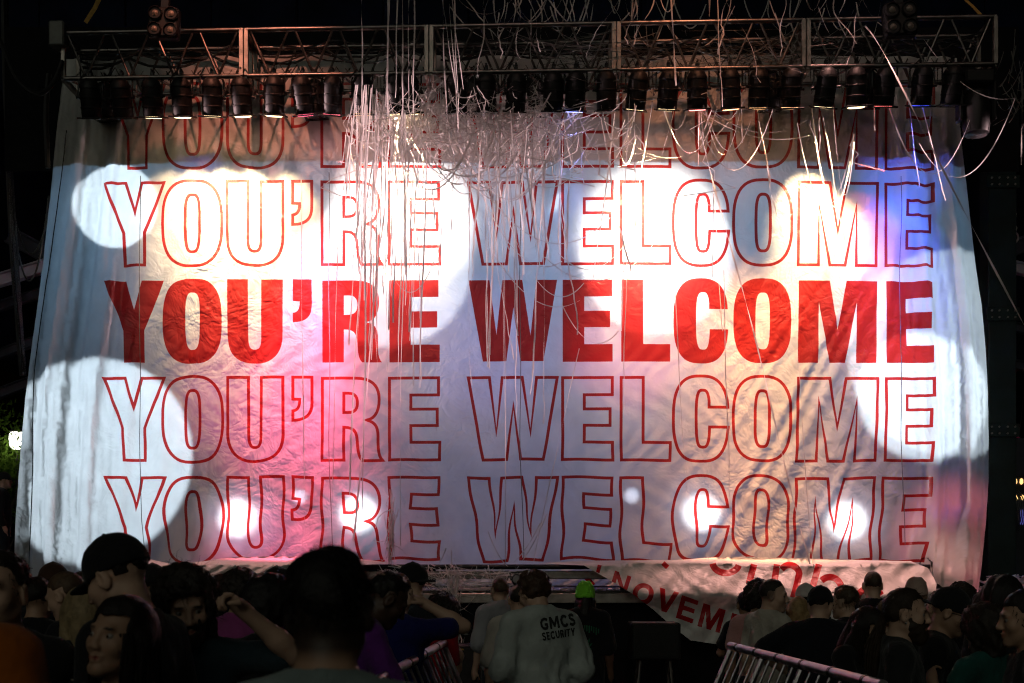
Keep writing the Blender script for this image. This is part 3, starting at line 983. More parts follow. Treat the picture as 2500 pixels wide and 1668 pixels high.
# ------------------------------------------------------------------ second, fallen banner draped over the rail
def stroke(pts, w):
    """thick polyline -> loop"""
    P = [Vector(p) for p in pts]
    L, Rr = [], []
    for i, p in enumerate(P):
        t = (P[min(i + 1, len(P) - 1)] - P[max(i - 1, 0)]).normalized()
        n = Vector((-t.y, t.x)) * w / 2
        L.append(tuple(p + n)); Rr.append(tuple(p - n))
    return L + Rr[::-1]

UG = {
    'N': [[(0, 0), (.24, 0), (.76, .66), (.76, 0), (1, 0), (1, 1), (.76, 1), (.24, .34), (.24, 1), (0, 1)]],
    'O': [superell(0, 1, -.02, 1.02, 2.1, 30), superell(.24, .76, .2, .8, 2.1, 24)],
    'V': [[(0, 0), (.26, 0), (.5, .68), (.74, 0), (1, 0), (.63, 1), (.37, 1)]],
    'E': [[(0, 0), (1, 0), (1, .19), (.27, .19), (.27, .39), (.93, .39), (.93, .58), (.27, .58), (.27, .81), (1, .81), (1, 1), (0, 1)]],
    'M': [[(0, 0), (.30, 0), (.5, .62), (.70, 0), (1, 0), (1, 1), (.81, 1), (.81, .3), (.59, 1), (.41, 1), (.19, .3), (.19, 1), (0, 1)]],
    'B': [[(0, 0), (.62, 0), (.86, .1), (.9, .28), (.74, .47), (.95, .58), (1, .76), (.88, .95), (.62, 1), (0, 1)],
          [(.26, .19), (.5, .19), (.62, .24), (.62, .34), (.5, .4), (.26, .4)], [(.26, .59), (.54, .59), (.7, .65), (.7, .75), (.54, .81), (.26, .81)]],
}
def quadmap(ch, TL, TR, BL, org, sc):
    TL, TR, BL = Vector(TL), Vector(TR), Vector(BL)
    out = []
    for lp in UG[ch]:
        o = []
        for x, y in lp:
            p = TL + (TR - TL) * x + (BL - TL) * y
            o.append(((org[0] + p.x / sc) * .94, (org[1] + p.y / sc) * .94))
        out.append(o)
    return out
o3 = (1380, 1350); s3 = 4.93
dl = []
for ch, TL, TR, BL in (('N', (600, 213), (797, 287), (530, 435)), ('O', (862, 335), (1100, 420), (775, 570)), ('V', (1140, 418), (1372, 478), (1072, 680)),
                       ('E', (1405, 508), (1605, 578), (1330, 780)), ('M', (1665, 605), (1932, 690), (1590, 880)), ('B', (2010, 722), (2215, 790), (1935, 1000)),
                       ('E', (2290, 800), (2490, 850), (2230, 1075))):
    dl.append((ch, quadmap(ch, TL, TR, BL, o3, s3), 'dark red capital letter ' + ch))
o8 = (1740, 1360); s8 = 5.09
def p8(pts): return [((o8[0] + x / s8) * .94, (o8[1] + y / s8) * .94) for x, y in pts]
def arc(cx, cy_, rx, ry, a0, a1, n=14):
    return [(cx + rx * math.cos(R(a0 + (a1 - a0) * i / n)), cy_ + ry * math.sin(R(a0 + (a1 - a0) * i / n))) for i in range(n + 1)]
W8 = 82
dl.append(('e', [p8(stroke(arc(165, 70, 165, 130, 15, 175), W8))], 'lower part of a large red lowercase e'))
dl.append(('r', [p8(stroke([(515, 92), (448, 330)], W8))], 'red stem of a large lowercase r'))
dl.append(('n', [p8(stroke([(800, 92), (770, 280)], W8)), p8(stroke(arc(955, 250, 130, 150, 195, 340, 12)[2:] + [(1050, 330), (1000, 505)], W8))], 'large red lowercase n'))
dl.append(('b', [p8(stroke([(1320, 92), (1235, 400)], W8)), p8(stroke(arc(1455, 420, 150, 170, 215, 355, 12)[1:], W8))], 'large red lowercase b'))
dl.append(('a', [p8(stroke(arc(1950, 560, 165, 170, 200, 330, 12), W8))], 'arched top of a large red lowercase letter'))
dl.append(('i', [p8(stroke([(-620, 75), (-560, 130)], 60))], 'red scrap of lettering'))
dl.append(('i', [[((o3[0] + x / s3) * .94, (o3[1] + y / s3) * .94) for x, y in ((392, 142), (440, 152), (412, 245), (370, 232))]], 'red scrap of lettering'))

def drop_surf(p, q):
    p = np.asarray(p, float); q = np.asarray(q, float)
    edge = 1296 + 4 * np.sin(p / 90)
    k = np.clip((q - (edge - 12)) / 12, 0, 1)
    d = 13.80 - .84 * k
    hang = np.clip((q - edge) / 180, 0, 1.3)
    d = d - .20 * sstep(0, 75, q - edge) + .14 * sstep(70, 110, q - edge) + .03 * hang * np.sin(p / 90 + 1)
    t = p * .8 - q * .9
    d += hang * (.030 * np.sin(t / 21 + np.sin(q / 60)) + .016 * np.sin((p + q * .6) / 12 + np.sin(q / 23)) + .012 * np.sin((p * .5 - q) / 7.5 + np.sin(p / 31)))
    d += (1 - hang) * k * (.02 * np.sin(p / 27) + .012 * np.sin(p / 11 + q / 9))
    d = np.where(k > 0, d + .010 * np.sin(p / 6.5 + 2 * np.sin(q / 17)) * np.sin(q / 8 + 2 * np.sin(p / 29)), d)
    return np.stack([(p - 1175) * d * KPX, d, CAM_Z + (1310 - q) * d * KPX], 1)
M_CLOTH2 = cloth_mat('fallen_cloth', (.86, .83, .82), .9, 1.3, .25)
M_INK2 = cloth_mat('fallen_print', (.52, .010, .016), .9, 1.3, .25)
dro = [(1240, 1293), (1330, 1287), (1480, 1286), (1560, 1285), (1640, 1279), (1720, 1278), (1850, 1282), (2000, 1286), (2090, 1288), (2130, 1304), (2150, 1340), (2140, 1400), (2110, 1450), (2070, 1482), (2000, 1492), (1900, 1492),
       (1800, 1488), (1700, 1482), (1640, 1478), (1585, 1470), (1545, 1440), (1500, 1400), (1450, 1362), (1405, 1335), (1365, 1312), (1340, 1298), (1290, 1296)]
fb = printed_cloth('fallen_banner', dro, dl, drop_surf, 7.0, M_CLOTH2, M_INK2)
tag(fb, 'crumpled white banner with dark red NOVEMB lettering fallen over the stage edge', 'banner')

# gathered end of the big cloth at the lower left, pulled over the rail
def flap_surf(p, q):
    p = np.asarray(p, float); q = np.asarray(q, float)
    k = np.clip((q - 1282) / 16, 0, 1)
    d = 13.78 - .80 * k
    hang = np.clip((q - 1300) / 60, 0, 1.3)
    t = p * .55 + q * 1.25
    d += k * (.045 * np.sin(t / 9.0) + .02 * np.sin(t / 4.1 + 1)) * (.35 + .65 * hang) + .008 * np.sin(p / 5 + q / 3)
    return np.stack([(p - 1175) * d * KPX, d, CAM_Z + (1310 - q) * d * KPX], 1)
fo = [(318, 1300), (345, 1284), (400, 1296), (470, 1288), (520, 1280), (600, 1277), (700, 1276), (800, 1280), (900, 1292), (820, 1298), (720, 1300), (660, 1306), (610, 1328), (560, 1352), (500, 1372), (455, 1380), (420, 1370), (380, 1340), (340, 1322)]
fl = printed_cloth('cloth_flap', fo, [], flap_surf, 5.0, M_CLOTH2, M_INK2)
tag(fl, 'twisted pink-lit flap of white cloth pulled over the rail at the lower left', 'cloth')
# scrap of cloth lying on the deck behind the rail
def scrap_surf(p, q):
    p = np.asarray(p, float); q = np.asarray(q, float)
    d = 13.95 + .03 * np.sin(p / 19) + .02 * np.sin(p / 8 + q / 5)
    return np.stack([(p - 1175) * d * KPX, d, CAM_Z + (1310 - q) * d * KPX], 1)
sl = [('a', [stroke([(1418, 1312), (1440, 1336), (1475, 1326)], 13)], 'red stroke of lettering'), ('b', [stroke([(1335, 1318), (1350, 1330), (1362, 1344)], 11)], 'red stroke of lettering')]
sc = printed_cloth('cloth_scrap', [(1000, 1308), (1300, 1306), (1480, 1306), (1500, 1330), (1470, 1346), (1300, 1344), (1000, 1345)], sl, scrap_surf, 6.0, M_CLOTH2, M_INK2)
tag(sc, 'strip of pale cloth with red strokes seen between rail and stage deck', 'cloth')

# ------------------------------------------------------------------ paper streamers
def paper_mat(name, col):
    m = bpy.data.materials.new(name); m.use_nodes = True
    nt = m.node_tree; N = nt.nodes; L = nt.links
    N.remove(N['Principled BSDF'])
    d = N.new('ShaderNodeBsdfDiffuse'); t = N.new('ShaderNodeBsdfTranslucent'); mx = N.new('ShaderNodeMixShader'); mx.inputs[0].default_value = .35
    geo = N.new('ShaderNodeNewGeometry'); n = N.new('ShaderNodeTexNoise'); n.inputs['Scale'].default_value = 9
    L.new(geo.outputs['Position'], n.inputs['Vector'])
    r = N.new('ShaderNodeMapRange'); r.inputs[3].default_value = .7; r.inputs[4].default_value = 1.15
    L.new(n.outputs['Fac'], r.inputs[0])
    s = N.new('ShaderNodeVectorMath'); s.operation = 'SCALE'; s.inputs[0].default_value = col
    L.new(r.outputs[0], s.inputs['Scale'])
    L.new(s.outputs[0], d.inputs['Color']); L.new(s.outputs[0], t.inputs['Color'])
    L.new(d.outputs[0], mx.inputs[1]); L.new(t.outputs[0], mx.inputs[2]); L.new(mx.outputs[0], N['Material Output'].inputs['Surface'])
    return m
M_PAPER = paper_mat('tissue_paper', (.80, .76, .75))
rs = random.Random(5)
def streamer(pts, w, label, group=None, twist=None):
    m = MB(); m.ribbon(pts, w, rs.uniform(-7, 7) if twist is None else twist, phase=rs.uniform(0, 3))
    o = m.build('paper_streamer', M_PAPER, None, True)
    tag(o, label, 'streamer', group)
    return o
def hang(px, q0, q1, d, dx=0.0, wob=5.0, n=20, dd=0.0):
    ph, ph2 = rs.uniform(0, 6), rs.uniform(0, 6)
    out = []
    kink = rs.uniform(.3, .8)
    for i in range(n + 1):
        t = i / n
        x = px + dx * t + wob * math.sin(2.2 * t + ph) * t * .7 + wob * .25 * math.sin(9 * t + ph2)
        if t > kink: x += (t - kink) * wob * rs.uniform(.5, 1.5)
        out.append(at(x, q0 + (q1 - q0) * t, d + dd * t + .015 * math.sin(6 * t + ph)))
    return out
WB = .013
# 1. bunch under the truss, left of the centre
for i in range(46):
    px = rs.gauss(905, 42); q1 = rs.choice((rs.uniform(400, 640), rs.uniform(560, 900), rs.uniform(700, 1290)))
    streamer(hang(px, rs.uniform(190, 280), q1, rs.uniform(13.05, 13.75), rs.gauss(-12, 26) * (q1 / 800), 6), rs.uniform(.011, .019),
             'pale paper streamer hanging from the tangle left of the centre of the truss', 'streamers in the bunch left of centre')
for i in range(16):
    px = rs.uniform(795, 835); q1 = rs.uniform(360, 560) if i < 10 else rs.uniform(560, 860)
    streamer(hang(px + 20, 195, q1, rs.uniform(13.0, 13.3), rs.uniform(-40, 10), 4), rs.uniform(.009, .017),
             'paper streamer hanging from the par can left of the tangle', 'streamers hung on the par can left of the tangle')
# 2. bunch right of the centre, many swags
for i in range(44):
    px = rs.gauss(1185, 75); q1 = rs.choice((rs.uniform(330, 460), rs.uniform(400, 660), rs.uniform(600, 1000)))
    streamer(hang(px, rs.uniform(205, 290), q1, rs.uniform(13.05, 13.75), rs.gauss(0, 34), 9), rs.uniform(.011, .019),
             'pale paper streamer hanging from the tangle right of the centre of the truss', 'streamers in the bunch right of centre')
for i in range(34):
    a = rs.uniform(860, 1060); b = a + rs.uniform(120, 340)
    streamer(catenary(at(a, rs.uniform(200, 300), rs.uniform(13.1, 13.6)), at(b, rs.uniform(205, 300), rs.uniform(13.1, 13.6)), rs.uniform(.15, .95), 22), rs.uniform(.011, .018),
             'paper streamer swagged between the two tangles under the truss', 'streamers swagged between the tangles')
for (a, b, s) in (((1068, 360), (1400, 500), .55), ((1095, 420), (1290, 600), .35), ((1280, 580), (1460, 520), .30), ((1290, 700), (1420, 760), .25), ((1100, 520), (1330, 690), .35), ((905, 640), (1010, 560), .30), ((1250, 590), (1500, 560), .32), ((1165, 500), (1340, 650), .42)):
    streamer(catenary(at(*a, 13.5), at(*b, 13.6), s, 24), .011, 'paper streamer looping across the banner in front of the word WELCOME', 'loops before the word welcome')
# 3. right-hand hangers
for px, q0, q1, dx in ((1445, 200, 760, -20), (1455, 190, 520, 6), (1500, 210, 600, -55), (1420, 200, 640, -60), (1560, 195, 380, -45), (1605, 195, 380, -6), (1610, 200, 330, 2), (1655, 200, 320, -50), (1700, 190, 330, 5),
                       (1880, 270, 350, 0), (1890, 270, 560, 50), (1760, 380, 500, 20), (2005, 200, 300, 0), (2080, 200, 430, 30), (2110, 210, 460, 60), (2140, 190, 330, -10), (2190, 200, 270, 4), (1735, 225, 420, 30)):
    streamer(hang(px, q0, q1, rs.uniform(13.1, 13.5), dx, 4), rs.uniform(.009, .014), 'single thin paper streamer hanging before the right half of the banner', 'single streamers before the right half')
for px, q0, q1, dx in ((690, 400, 1200, 8), (776, 500, 1180, -14), (1540, 500, 1130, 35), (1635, 400, 760, 20), (1660, 620, 1180, 16), (1815, 620, 1340, 55), (1440, 560, 940, -10), (1115, 430, 800, 5), (1160, 420, 1300, -4), (1152, 420, 930, 6), (1330, 800, 1290, -110), (1045, 330, 560, -15), (1030, 380, 640, -30)):
    streamer(hang(px, q0, q1, rs.uniform(13.3, 13.7), dx, 4), rs.uniform(.008, .012), 'long thin paper streamer lying close against the banner', 'long streamers against the banner')
streamer(hang(1608, 300, 1345, 13.3, 265, 10, 40), .017, 'very long paper streamer slanting down past the letter C to the crowd', None, 20)
streamer([at(1985 + (2410 - 1985) * t - 60 * math.sin(math.pi * t) * .5, 60 + 1000 * t ** 1.25 * .8, 13.0 - 4.0 * t) for t in [i / 30 for i in range(31)]], .016, 'long taut paper streamer slanting across the right edge of the banner into the dark', None, 12)
streamer(catenary(at(2040, 245, 13.1), at(2245, 215, 13.0), .75, 22), .011, 'paper streamer swagged from the last par can to the truss end')
streamer(catenary(at(2110, 330, 13.1), at(2330, 225, 12.9), .55, 22), .011, 'paper streamer swagged past the big moving head lamp')
streamer(catenary(at(2120, 90, 13.0), at(2330, 225, 12.9), .2, 22), .010, 'thin streamer drawn from the truss end to the right edge')
# 4. above and on the truss
for i in range(58):
    a = rs.uniform(1010, 2080); q0 = rs.uniform(-40, 20); b = a + rs.gauss(0, 80)
    if rs.random() < .45:
        streamer(catenary(at(a, q0, rs.uniform(12.9, 13.9)), at(b + rs.choice((-1, 1)) * 60, rs.uniform(-30, 30), rs.uniform(12.9, 13.9)), rs.uniform(.15, .5), 16), rs.uniform(.010, .016),
                 'paper streamer swagged above the truss under the roof', 'streamers above the truss')
    else:
        streamer(hang(a, q0 - 30, rs.uniform(90, 210), rs.uniform(12.9, 13.7), b - a, 22, 16), rs.uniform(.010, .016), 'paper streamer trailing over the top chord of the truss', 'streamers over the truss')
for px in (893, 912, 925, 938, 952, 1010, 1028, 1034, 1042, 1015, 890, 830, 1540, 1645):
    streamer(hang(px, -30, rs.uniform(190, 300), rs.uniform(12.85, 13.0), rs.uniform(-3, 40) if px > 1000 else rs.uniform(-8, 8), 3, 14), rs.uniform(.010, .018), 'paper streamer dropping straight from the roof past the truss', 'streamers dropping from the roof')
# tangles: nobody could count the loops in them
M_PAPER_DIM = paper_mat('dimmed_tissue_paper', (.20, .20, .19))  # same tissue with a darker colour, standing in for weaker light
def tangle(centres, n, label, seed, wr=(.006, .012), curl=.12, drop=1.0, m_=None):
    r2 = random.Random(seed)
    m = MB()
    for i in range(n):
        c, sx, sz, sy = r2.choice(centres)
        p = Vector((r2.gauss(c.x, sx), r2.gauss(c.y, sy), r2.gauss(c.z, sz)))
        if r2.random() < curl:      # a curled piece
            v = Vector((r2.gauss(0, 1), r2.gauss(0, .5), r2.gauss(-.5, .8))).normalized()
            pts = [p]
            for k in range(r2.randint(6, 10)):
                v = (v + Vector((r2.gauss(0, .35), r2.gauss(0, .25), r2.gauss(-.08, .35)))).normalized()
                pts.append(pts[-1] + v * min(.04, .35 * max(sx, sz)))
        else:                       # a stretched or slack piece between two points of the nest
            c2, sx2, sz2, sy2 = r2.choice(centres)
            q = Vector((r2.gauss(c2.x, sx2 * 1.3), r2.gauss(c2.y, sy2), r2.gauss(c2.z - .03 * drop, sz2 * 1.5)))
            if (q - p).length > 1.1: q = p + (q - p) * (1.1 / (q - p).length)
            pts = catenary(p, q, abs(r2.gauss(0, .12)) * min(1.0, 6 * max(sx, sz)), 9)
        m.ribbon(pts, r2.uniform(*wr), r2.uniform(-5, 5), phase=r2.uniform(0, 3))
    o = m.build('streamer_tangle', m_ or M_PAPER, None, True)
    tag(o, label, 'streamers', None, 'stuff')
tangle([(at(985, 225, 13.3), .12, .09, .12), (at(930, 235, 13.3), .16, .10, .12), (at(890, 270, 13.25), .1, .1, .1), (at(950, 270, 13.3), .2, .10, .12)], 120, 'dense nest of paper streamers caught on the par cans left of centre', 21)
tangle([(at(1180, 235, 13.35), .22, .09, .12), (at(1240, 225, 13.3), .2, .08, .1), (at(1120, 260, 13.3), .2, .1, .1)], 85, 'wide nest of paper streamers caught on the par cans right of centre', 22)
def swag_mass(n, x0, x1, label, seed):
    r2 = random.Random(seed); m = MB()
    for i in range(n):
        a = r2.uniform(x0, x1); b = a + r2.choice((-1, 1)) * r2.uniform(60, 330)
        b = min(max(b, x0 - 30), x1 + 30)
        p, q = at(a, r2.uniform(195, 285), r2.uniform(13.0, 13.7)), at(b, r2.uniform(200, 330), r2.uniform(13.0, 13.7))
        pts = catenary(p, q, abs(r2.gauss(.25, .28)), 16)
        if r2.random() < .5: pts += [pts[-1] + Vector((r2.gauss(0, .04) * k, 0, -.09 * k)) for k in range(1, r2.randint(3, 9))]
        m.ribbon(pts, r2.uniform(.008, .014), r2.uniform(-6, 6), phase=r2.uniform(0, 3))
    tag(m.build('streamer_tangle', M_PAPER, None, True), label, 'streamers', None, 'stuff')
swag_mass(42, 830, 1180, 'mass of looping streamers between the truss and the banner, left of centre', 31)
swag_mass(42, 1060, 1430, 'mass of looping streamers between the truss and the banner, right of centre', 32)
swag_mass(14, 1430, 1930, 'few thin streamers looping along the par cans of the right half', 33)
tangle([(at(1900, 110, 13.2), .35, .12, .15), (at(1560, 110, 13.2), .4, .12, .15), (at(1250, 120, 13.2), .35, .12, .15)], 90, 'thin streamers strewn inside the right half of the truss', 23, (.005, .009), .04, 1.0, M_PAPER_DIM)
tangle([(at(2335, 190, 13.1), .09, .16, .1)], 26, 'stiff bundle of dim streamers at the right end of the truss', 24, (.008, .014), .0, 1.0, M_PAPER_DIM)
tangle([(at(895, 1245, 13.6), .03, .12, .05), (at(900, 1175, 13.6), .02, .1, .05)], 60, 'clump of streamers hanging in front of the bottom row of letters', 25)
RAILD = 13.2
tangle([(at(1120, 1308, RAILD), .28, .02, .05), (at(950, 1302, RAILD), .2, .02, .05), (at(1195, 1318, RAILD), .10, .05, .05), (at(1050, 1350, 13.1), .14, .05, .06), (at(1130, 1362, 13.05), .25, .03, .05), (at(1035, 1330, 13.1), .05, .10, .04)], 120, 'streamers matted along the rail and the edge of the stage', 26)
tangle([(at(1045, 1390, 13.0), .03, .14, .04), (at(1040, 1450, 13.0), .025, .14, .04), (at(1042, 1340, 13.0), .03, .12, .04)], 80, 'rope of twisted streamers hanging from rail to pit below the banner', 27)
for (a, b, s) in (((1045, 1380), (1195, 1420), .12), ((1040, 1450), (1200, 1405), .10), ((1130, 1370), (1080, 1470), .05), ((1050, 1480), (1010, 1395), .06), ((1190, 1300), (1060, 1400), .1), ((1120, 1300), (1160, 1380), .12), ((1180, 1290), (1240, 1200), .04), ((1195, 1292), (1255, 1180), .04), ((1165, 1300), (1120, 1220), .05)):
    streamer(catenary(at(*a, 13.05), at(*b, 13.1), s, 14), .012, 'paper streamer strung below the rail beside the security guards', 'streamers below the rail')
# confetti and scraps on the deck edge
m = MB()
for i in range(420):
    x = rs.uniform(-5.0, 5.9); y = rs.uniform(13.06, 13.9)
    a = rs.uniform(0, 3)
    w, h = rs.uniform(.015, .05), rs.uniform(.01, .02)
    M = Matrix.Rotation(a, 3, 'Z') @ Matrix.Rotation(rs.uniform(-.6, .6), 3, 'X')
    b = len(m.v)
    c = Vector((x, y, DECK_Z + .012))
    m.v += [tuple(c + M @ Vector(v)) for v in ((-w, -h, 0), (w, -h, 0), (w, h, 0), (-w, h, .004))]
    m.f.append((b, b + 1, b + 2, b + 3))
o = m.build('confetti', M_PAPER); tag(o, 'paper confetti scattered along the stage edge', 'confetti', None, 'stuff')

# ------------------------------------------------------------------ people: one implicit surface per body
class Field:
    def __init__(s, xs, ys, zs):
        s.x = np.asarray(xs, np.float32); s.y = np.asarray(ys, np.float32); s.z = np.asarray(zs, np.float32)
        s.F = np.full((len(xs), len(ys), len(zs)), 9.0, np.float32)
    def blk(s, lo, hi):
        a = [max(0, int(np.searchsorted(g, l)) - 1) for g, l in zip((s.x, s.y, s.z), lo)]
        b = [min(len(g), int(np.searchsorted(g, h)) + 1) for g, h in zip((s.x, s.y, s.z), hi)]
        if any(i >= j for i, j in zip(a, b)): return None
        sl = tuple(slice(i, j) for i, j in zip(a, b))
        return sl, s.x[sl[0]][:, None, None], s.y[sl[1]][None, :, None], s.z[sl[2]][None, None, :]
    def put(s, sl, d, k, op):
        a = s.F[sl]
        if op == 'add':
            h = np.maximum(k - np.abs(a - d), 0) / k
            s.F[sl] = np.minimum(a, d) - h * h * k * .25
        elif op == 'sub':
            d = -d
            h = np.maximum(k - np.abs(a - d), 0) / k
            s.F[sl] = np.maximum(a, d) + h * h * k * .25
    def rc(s, a, b, ra, rb, k=.02, op='add', flat=None):
        a = np.asarray(a, np.float32); b = np.asarray(b, np.float32)
        m = max(ra, rb) + k + .03
        B = s.blk(np.minimum(a, b) - m, np.maximum(a, b) + m)
        if B is None: return
        sl, X, Y, Z = B
        ba = b - a; L2 = float(ba @ ba) + 1e-9
        px, py, pz = X - a[0], Y - a[1], Z - a[2]
        h = np.clip((px * ba[0] + py * ba[1] + pz * ba[2]) / L2, 0, 1)
        d = np.sqrt((px - h * ba[0]) ** 2 + (py - h * ba[1]) ** 2 + (pz - h * ba[2]) ** 2) - (ra + (rb - ra) * h)
        s.put(sl, d, k, op)
    def ell(s, c, r, M=None, k=.02, op='add', cut=None):
        """ellipsoid; M columns = its axes"""
        c = np.asarray(c, np.float32); r = np.asarray(r, np.float32)
        m = float(r.max()) + k + .03
        B = s.blk(c - m, c + m)
        if B is None: return
        sl, X, Y, Z = B
        px, py, pz = np.broadcast_arrays(X - c[0], Y - c[1], Z - c[2])
        if M is not None:
            q = [px * M[0, i] + py * M[1, i] + pz * M[2, i] for i in range(3)]
        else:
            q = [px, py, pz]
        k0 = np.sqrt(sum((q[i] / r[i]) ** 2 for i in range(3)))
        k1 = np.sqrt(sum((q[i] / r[i] ** 2) ** 2 for i in range(3))) + 1e-6
        d = k0 * (k0 - 1) / k1
        if cut is not None:
            d = np.maximum(d, cut(*q))
        s.put(sl, d.astype(np.float32), k, op)
    def mesh(s):
        F = s.F
        nx, ny, nz = F.shape
        S = F < 0
        # cells with a sign change
        c = S[:-1, :-1, :-1].astype(np.int8)
        tot = np.zeros((nx - 1, ny - 1, nz - 1), np.int8)
        for i in (0, 1):
            for j in (0, 1):
                for k in (0, 1):
                    tot += S[i:nx - 1 + i, j:ny - 1 + j, k:nz - 1 + k]
        cells = np.argwhere((tot > 0) & (tot < 8))
        if len(cells) == 0: return np.zeros((0, 3)), np.zeros((0, 4), int)
        idx = -np.ones(tot.shape, np.int32)
        idx[tuple(cells.T)] = np.arange(len(cells))
        acc = np.zeros((len(cells), 3)); cnt = np.zeros(len(cells))
        cor = [(i, j, k) for i in (0, 1) for j in (0, 1) for k in (0, 1)]
        val = {q: F[cells[:, 0] + q[0], cells[:, 1] + q[1], cells[:, 2] + q[2]] for q in cor}
        for a in cor:
            for ax in range(3):
                if a[ax] == 1: continue
                b = tuple(a[m] + (1 if m == ax else 0) for m in range(3))
                va, vb = val[a], val[b]
                m = (va < 0) != (vb < 0)
                t = np.where(m, va / (va - vb + 1e-12), 0)
                p = np.array(a, float)[None, :].repeat(len(cells), 0)
                p[:, ax] += t
                acc += p * m[:, None]; cnt += m
        P = cells + acc / np.maximum(cnt, 1)[:, None]
        V = np.stack([np.interp(P[:, 0], np.arange(nx), s.x), np.interp(P[:, 1], np.arange(ny), s.y), np.interp(P[:, 2], np.arange(nz), s.z)], 1)
        quads = []
        for ax in range(3):
            u, v = (ax + 1) % 3, (ax + 2) % 3
            sl0 = [slice(None)] * 3; sl1 = [slice(None)] * 3
            sl0[ax] = slice(0, -1); sl1[ax] = slice(1, None)
            A, Bq = S[tuple(sl0)], S[tuple(sl1)]
            E = np.argwhere(A != Bq)
            ok = (E[:, u] > 0) & (E[:, v] > 0) & (E[:, u] < F.shape[u] - 1) & (E[:, v] < F.shape[v] - 1)
            E = E[ok]
            if len(E) == 0: continue
            inn = A[tuple(E.T)]
            def cid(du, dv):
                q = E.copy(); q[:, u] -= du; q[:, v] -= dv
                return idx[tuple(q.T)]
            Q = np.stack([cid(0, 0), cid(1, 0), cid(1, 1), cid(0, 1)], 1)
            Q[~inn] = Q[~inn][:, ::-1]
            quads.append(Q)
        Q = np.concatenate(quads)
        Q = Q[(Q >= 0).all(1)]
        return V, Q

def axis_lines(lo, hi, base, zones, fine):
    out = [lo]
    z = sorted(zones)
    while out[-1] < hi:
        p = out[-1]
        st = base
        for a, b in z:
            if a - base * .5 <= p <= b: st = fine; break
        out.append(p + st)
    return np.array(out, np.float32)

def rotm(ax, deg):
    return np.array(Matrix.Rotation(R(deg), 3, ax))
def vn(v):
    v = np.asarray(v, float); return v / (np.linalg.norm(v) + 1e-9)

SKINS = {'light': (.52, .33, .24), 'tan': (.40, .24, .16), 'brown': (.17, .085, .05), 'dark': (.07, .036, .024), 'pale': (.58, .40, .31)}
def skin_mat():
    if 'skin' in MATS: return MATS['skin']
    m = mat('skin', (.4, .25, .18), .52, noise=.0, bump=.12, bscale=160)
    nt = m.node_tree
    a = nt.nodes.new('ShaderNodeAttribute'); a.attribute_name = 'tint'
    b = nt.nodes['Principled BSDF']
    nt.links.new(a.outputs['Color'], b.inputs['Base Color'])
    b.inputs['Subsurface Weight'].default_value = .0
    return m
def fabric(col, key=None):
    k = 'fabric_%d_%d_%d' % tuple(int(c * 255) for c in col)
    return mat(k, col, .88, noise=.22, nscale=5, bump=.5, bscale=55, spec=.1, sheen=.12)
def hair_mat(col):
    k = 'hair_%d_%d_%d' % tuple(int(c * 255) for c in col)
    if k in MATS: return MATS[k]
    m = mat(k, col, .5, noise=.35, nscale=30, bump=.6, bscale=120, spec=.35)
    return m
M_EYEW = mat('eye_white', (.26, .23, .21), .3)
M_IRIS = mat('eye_iris', (.03, .018, .01), .15)
EYE_W = MB().lathe([(0.0001, -.0125)] + [(.0125 * math.sin(a), -.0125 * math.cos(a)) for a in [R(20 * i) for i in range(1, 9)]] + [(.0001, .0125)], 12).mesh('eye_ball', True)
EYE_W.materials.append(M_EYEW)
EYE_I = MB().lathe([(.0001, .0132), (.0035, .0131), (.0062, .0112)][::-1], 12).mesh('eye_iris', True)
EYE_I.materials.append(M_IRIS)

def nz3(X, Y, Z, f, seed):
    """cheap smooth pseudo noise in about -1..1"""
    r = np.random.default_rng(seed)
    v = 0
    for i in range(4):
        k = r.normal(size=3); k = k / np.linalg.norm(k) * f * (1 + .6 * i)
        k2 = r.normal(size=3) * f * .5
        v = v + np.sin(X * k[0] + Y * k[1] + Z * k[2] + r.uniform(0, 6) + 1.3 * np.sin(X * k2[0] + Y * k2[1] + Z * k2[2] + r.uniform(0, 6))) / (1 + .5 * i)
    return v / 2.2

ARM = {   # elbow, wrist relative to the shoulder, for the arm on +X; facing +Y
    'down': ((.05, -.03, -.28), (.07, .05, -.53)),
    'front': ((.05, .06, -.27), (-.08, .28, -.25)),
    'rail': ((.06, .16, -.24), (-.06, .40, -.26)),
    'phone': ((.04, .10, -.27), (-.07, .27, -.10)),
    'face': ((.14, .16, -.16), (-.06, .20, .08)),
    'head': ((.20, .14, .05), (.0, .10, .24)),
    'raise': ((.18, .16, .02), (.16, .24, .26)),
    'hip': ((.20, -.08, -.24), (.10, .02, -.44)),
    'elbow_out': ((.24, .10, -.16), (.12, .30, -.26)),
}

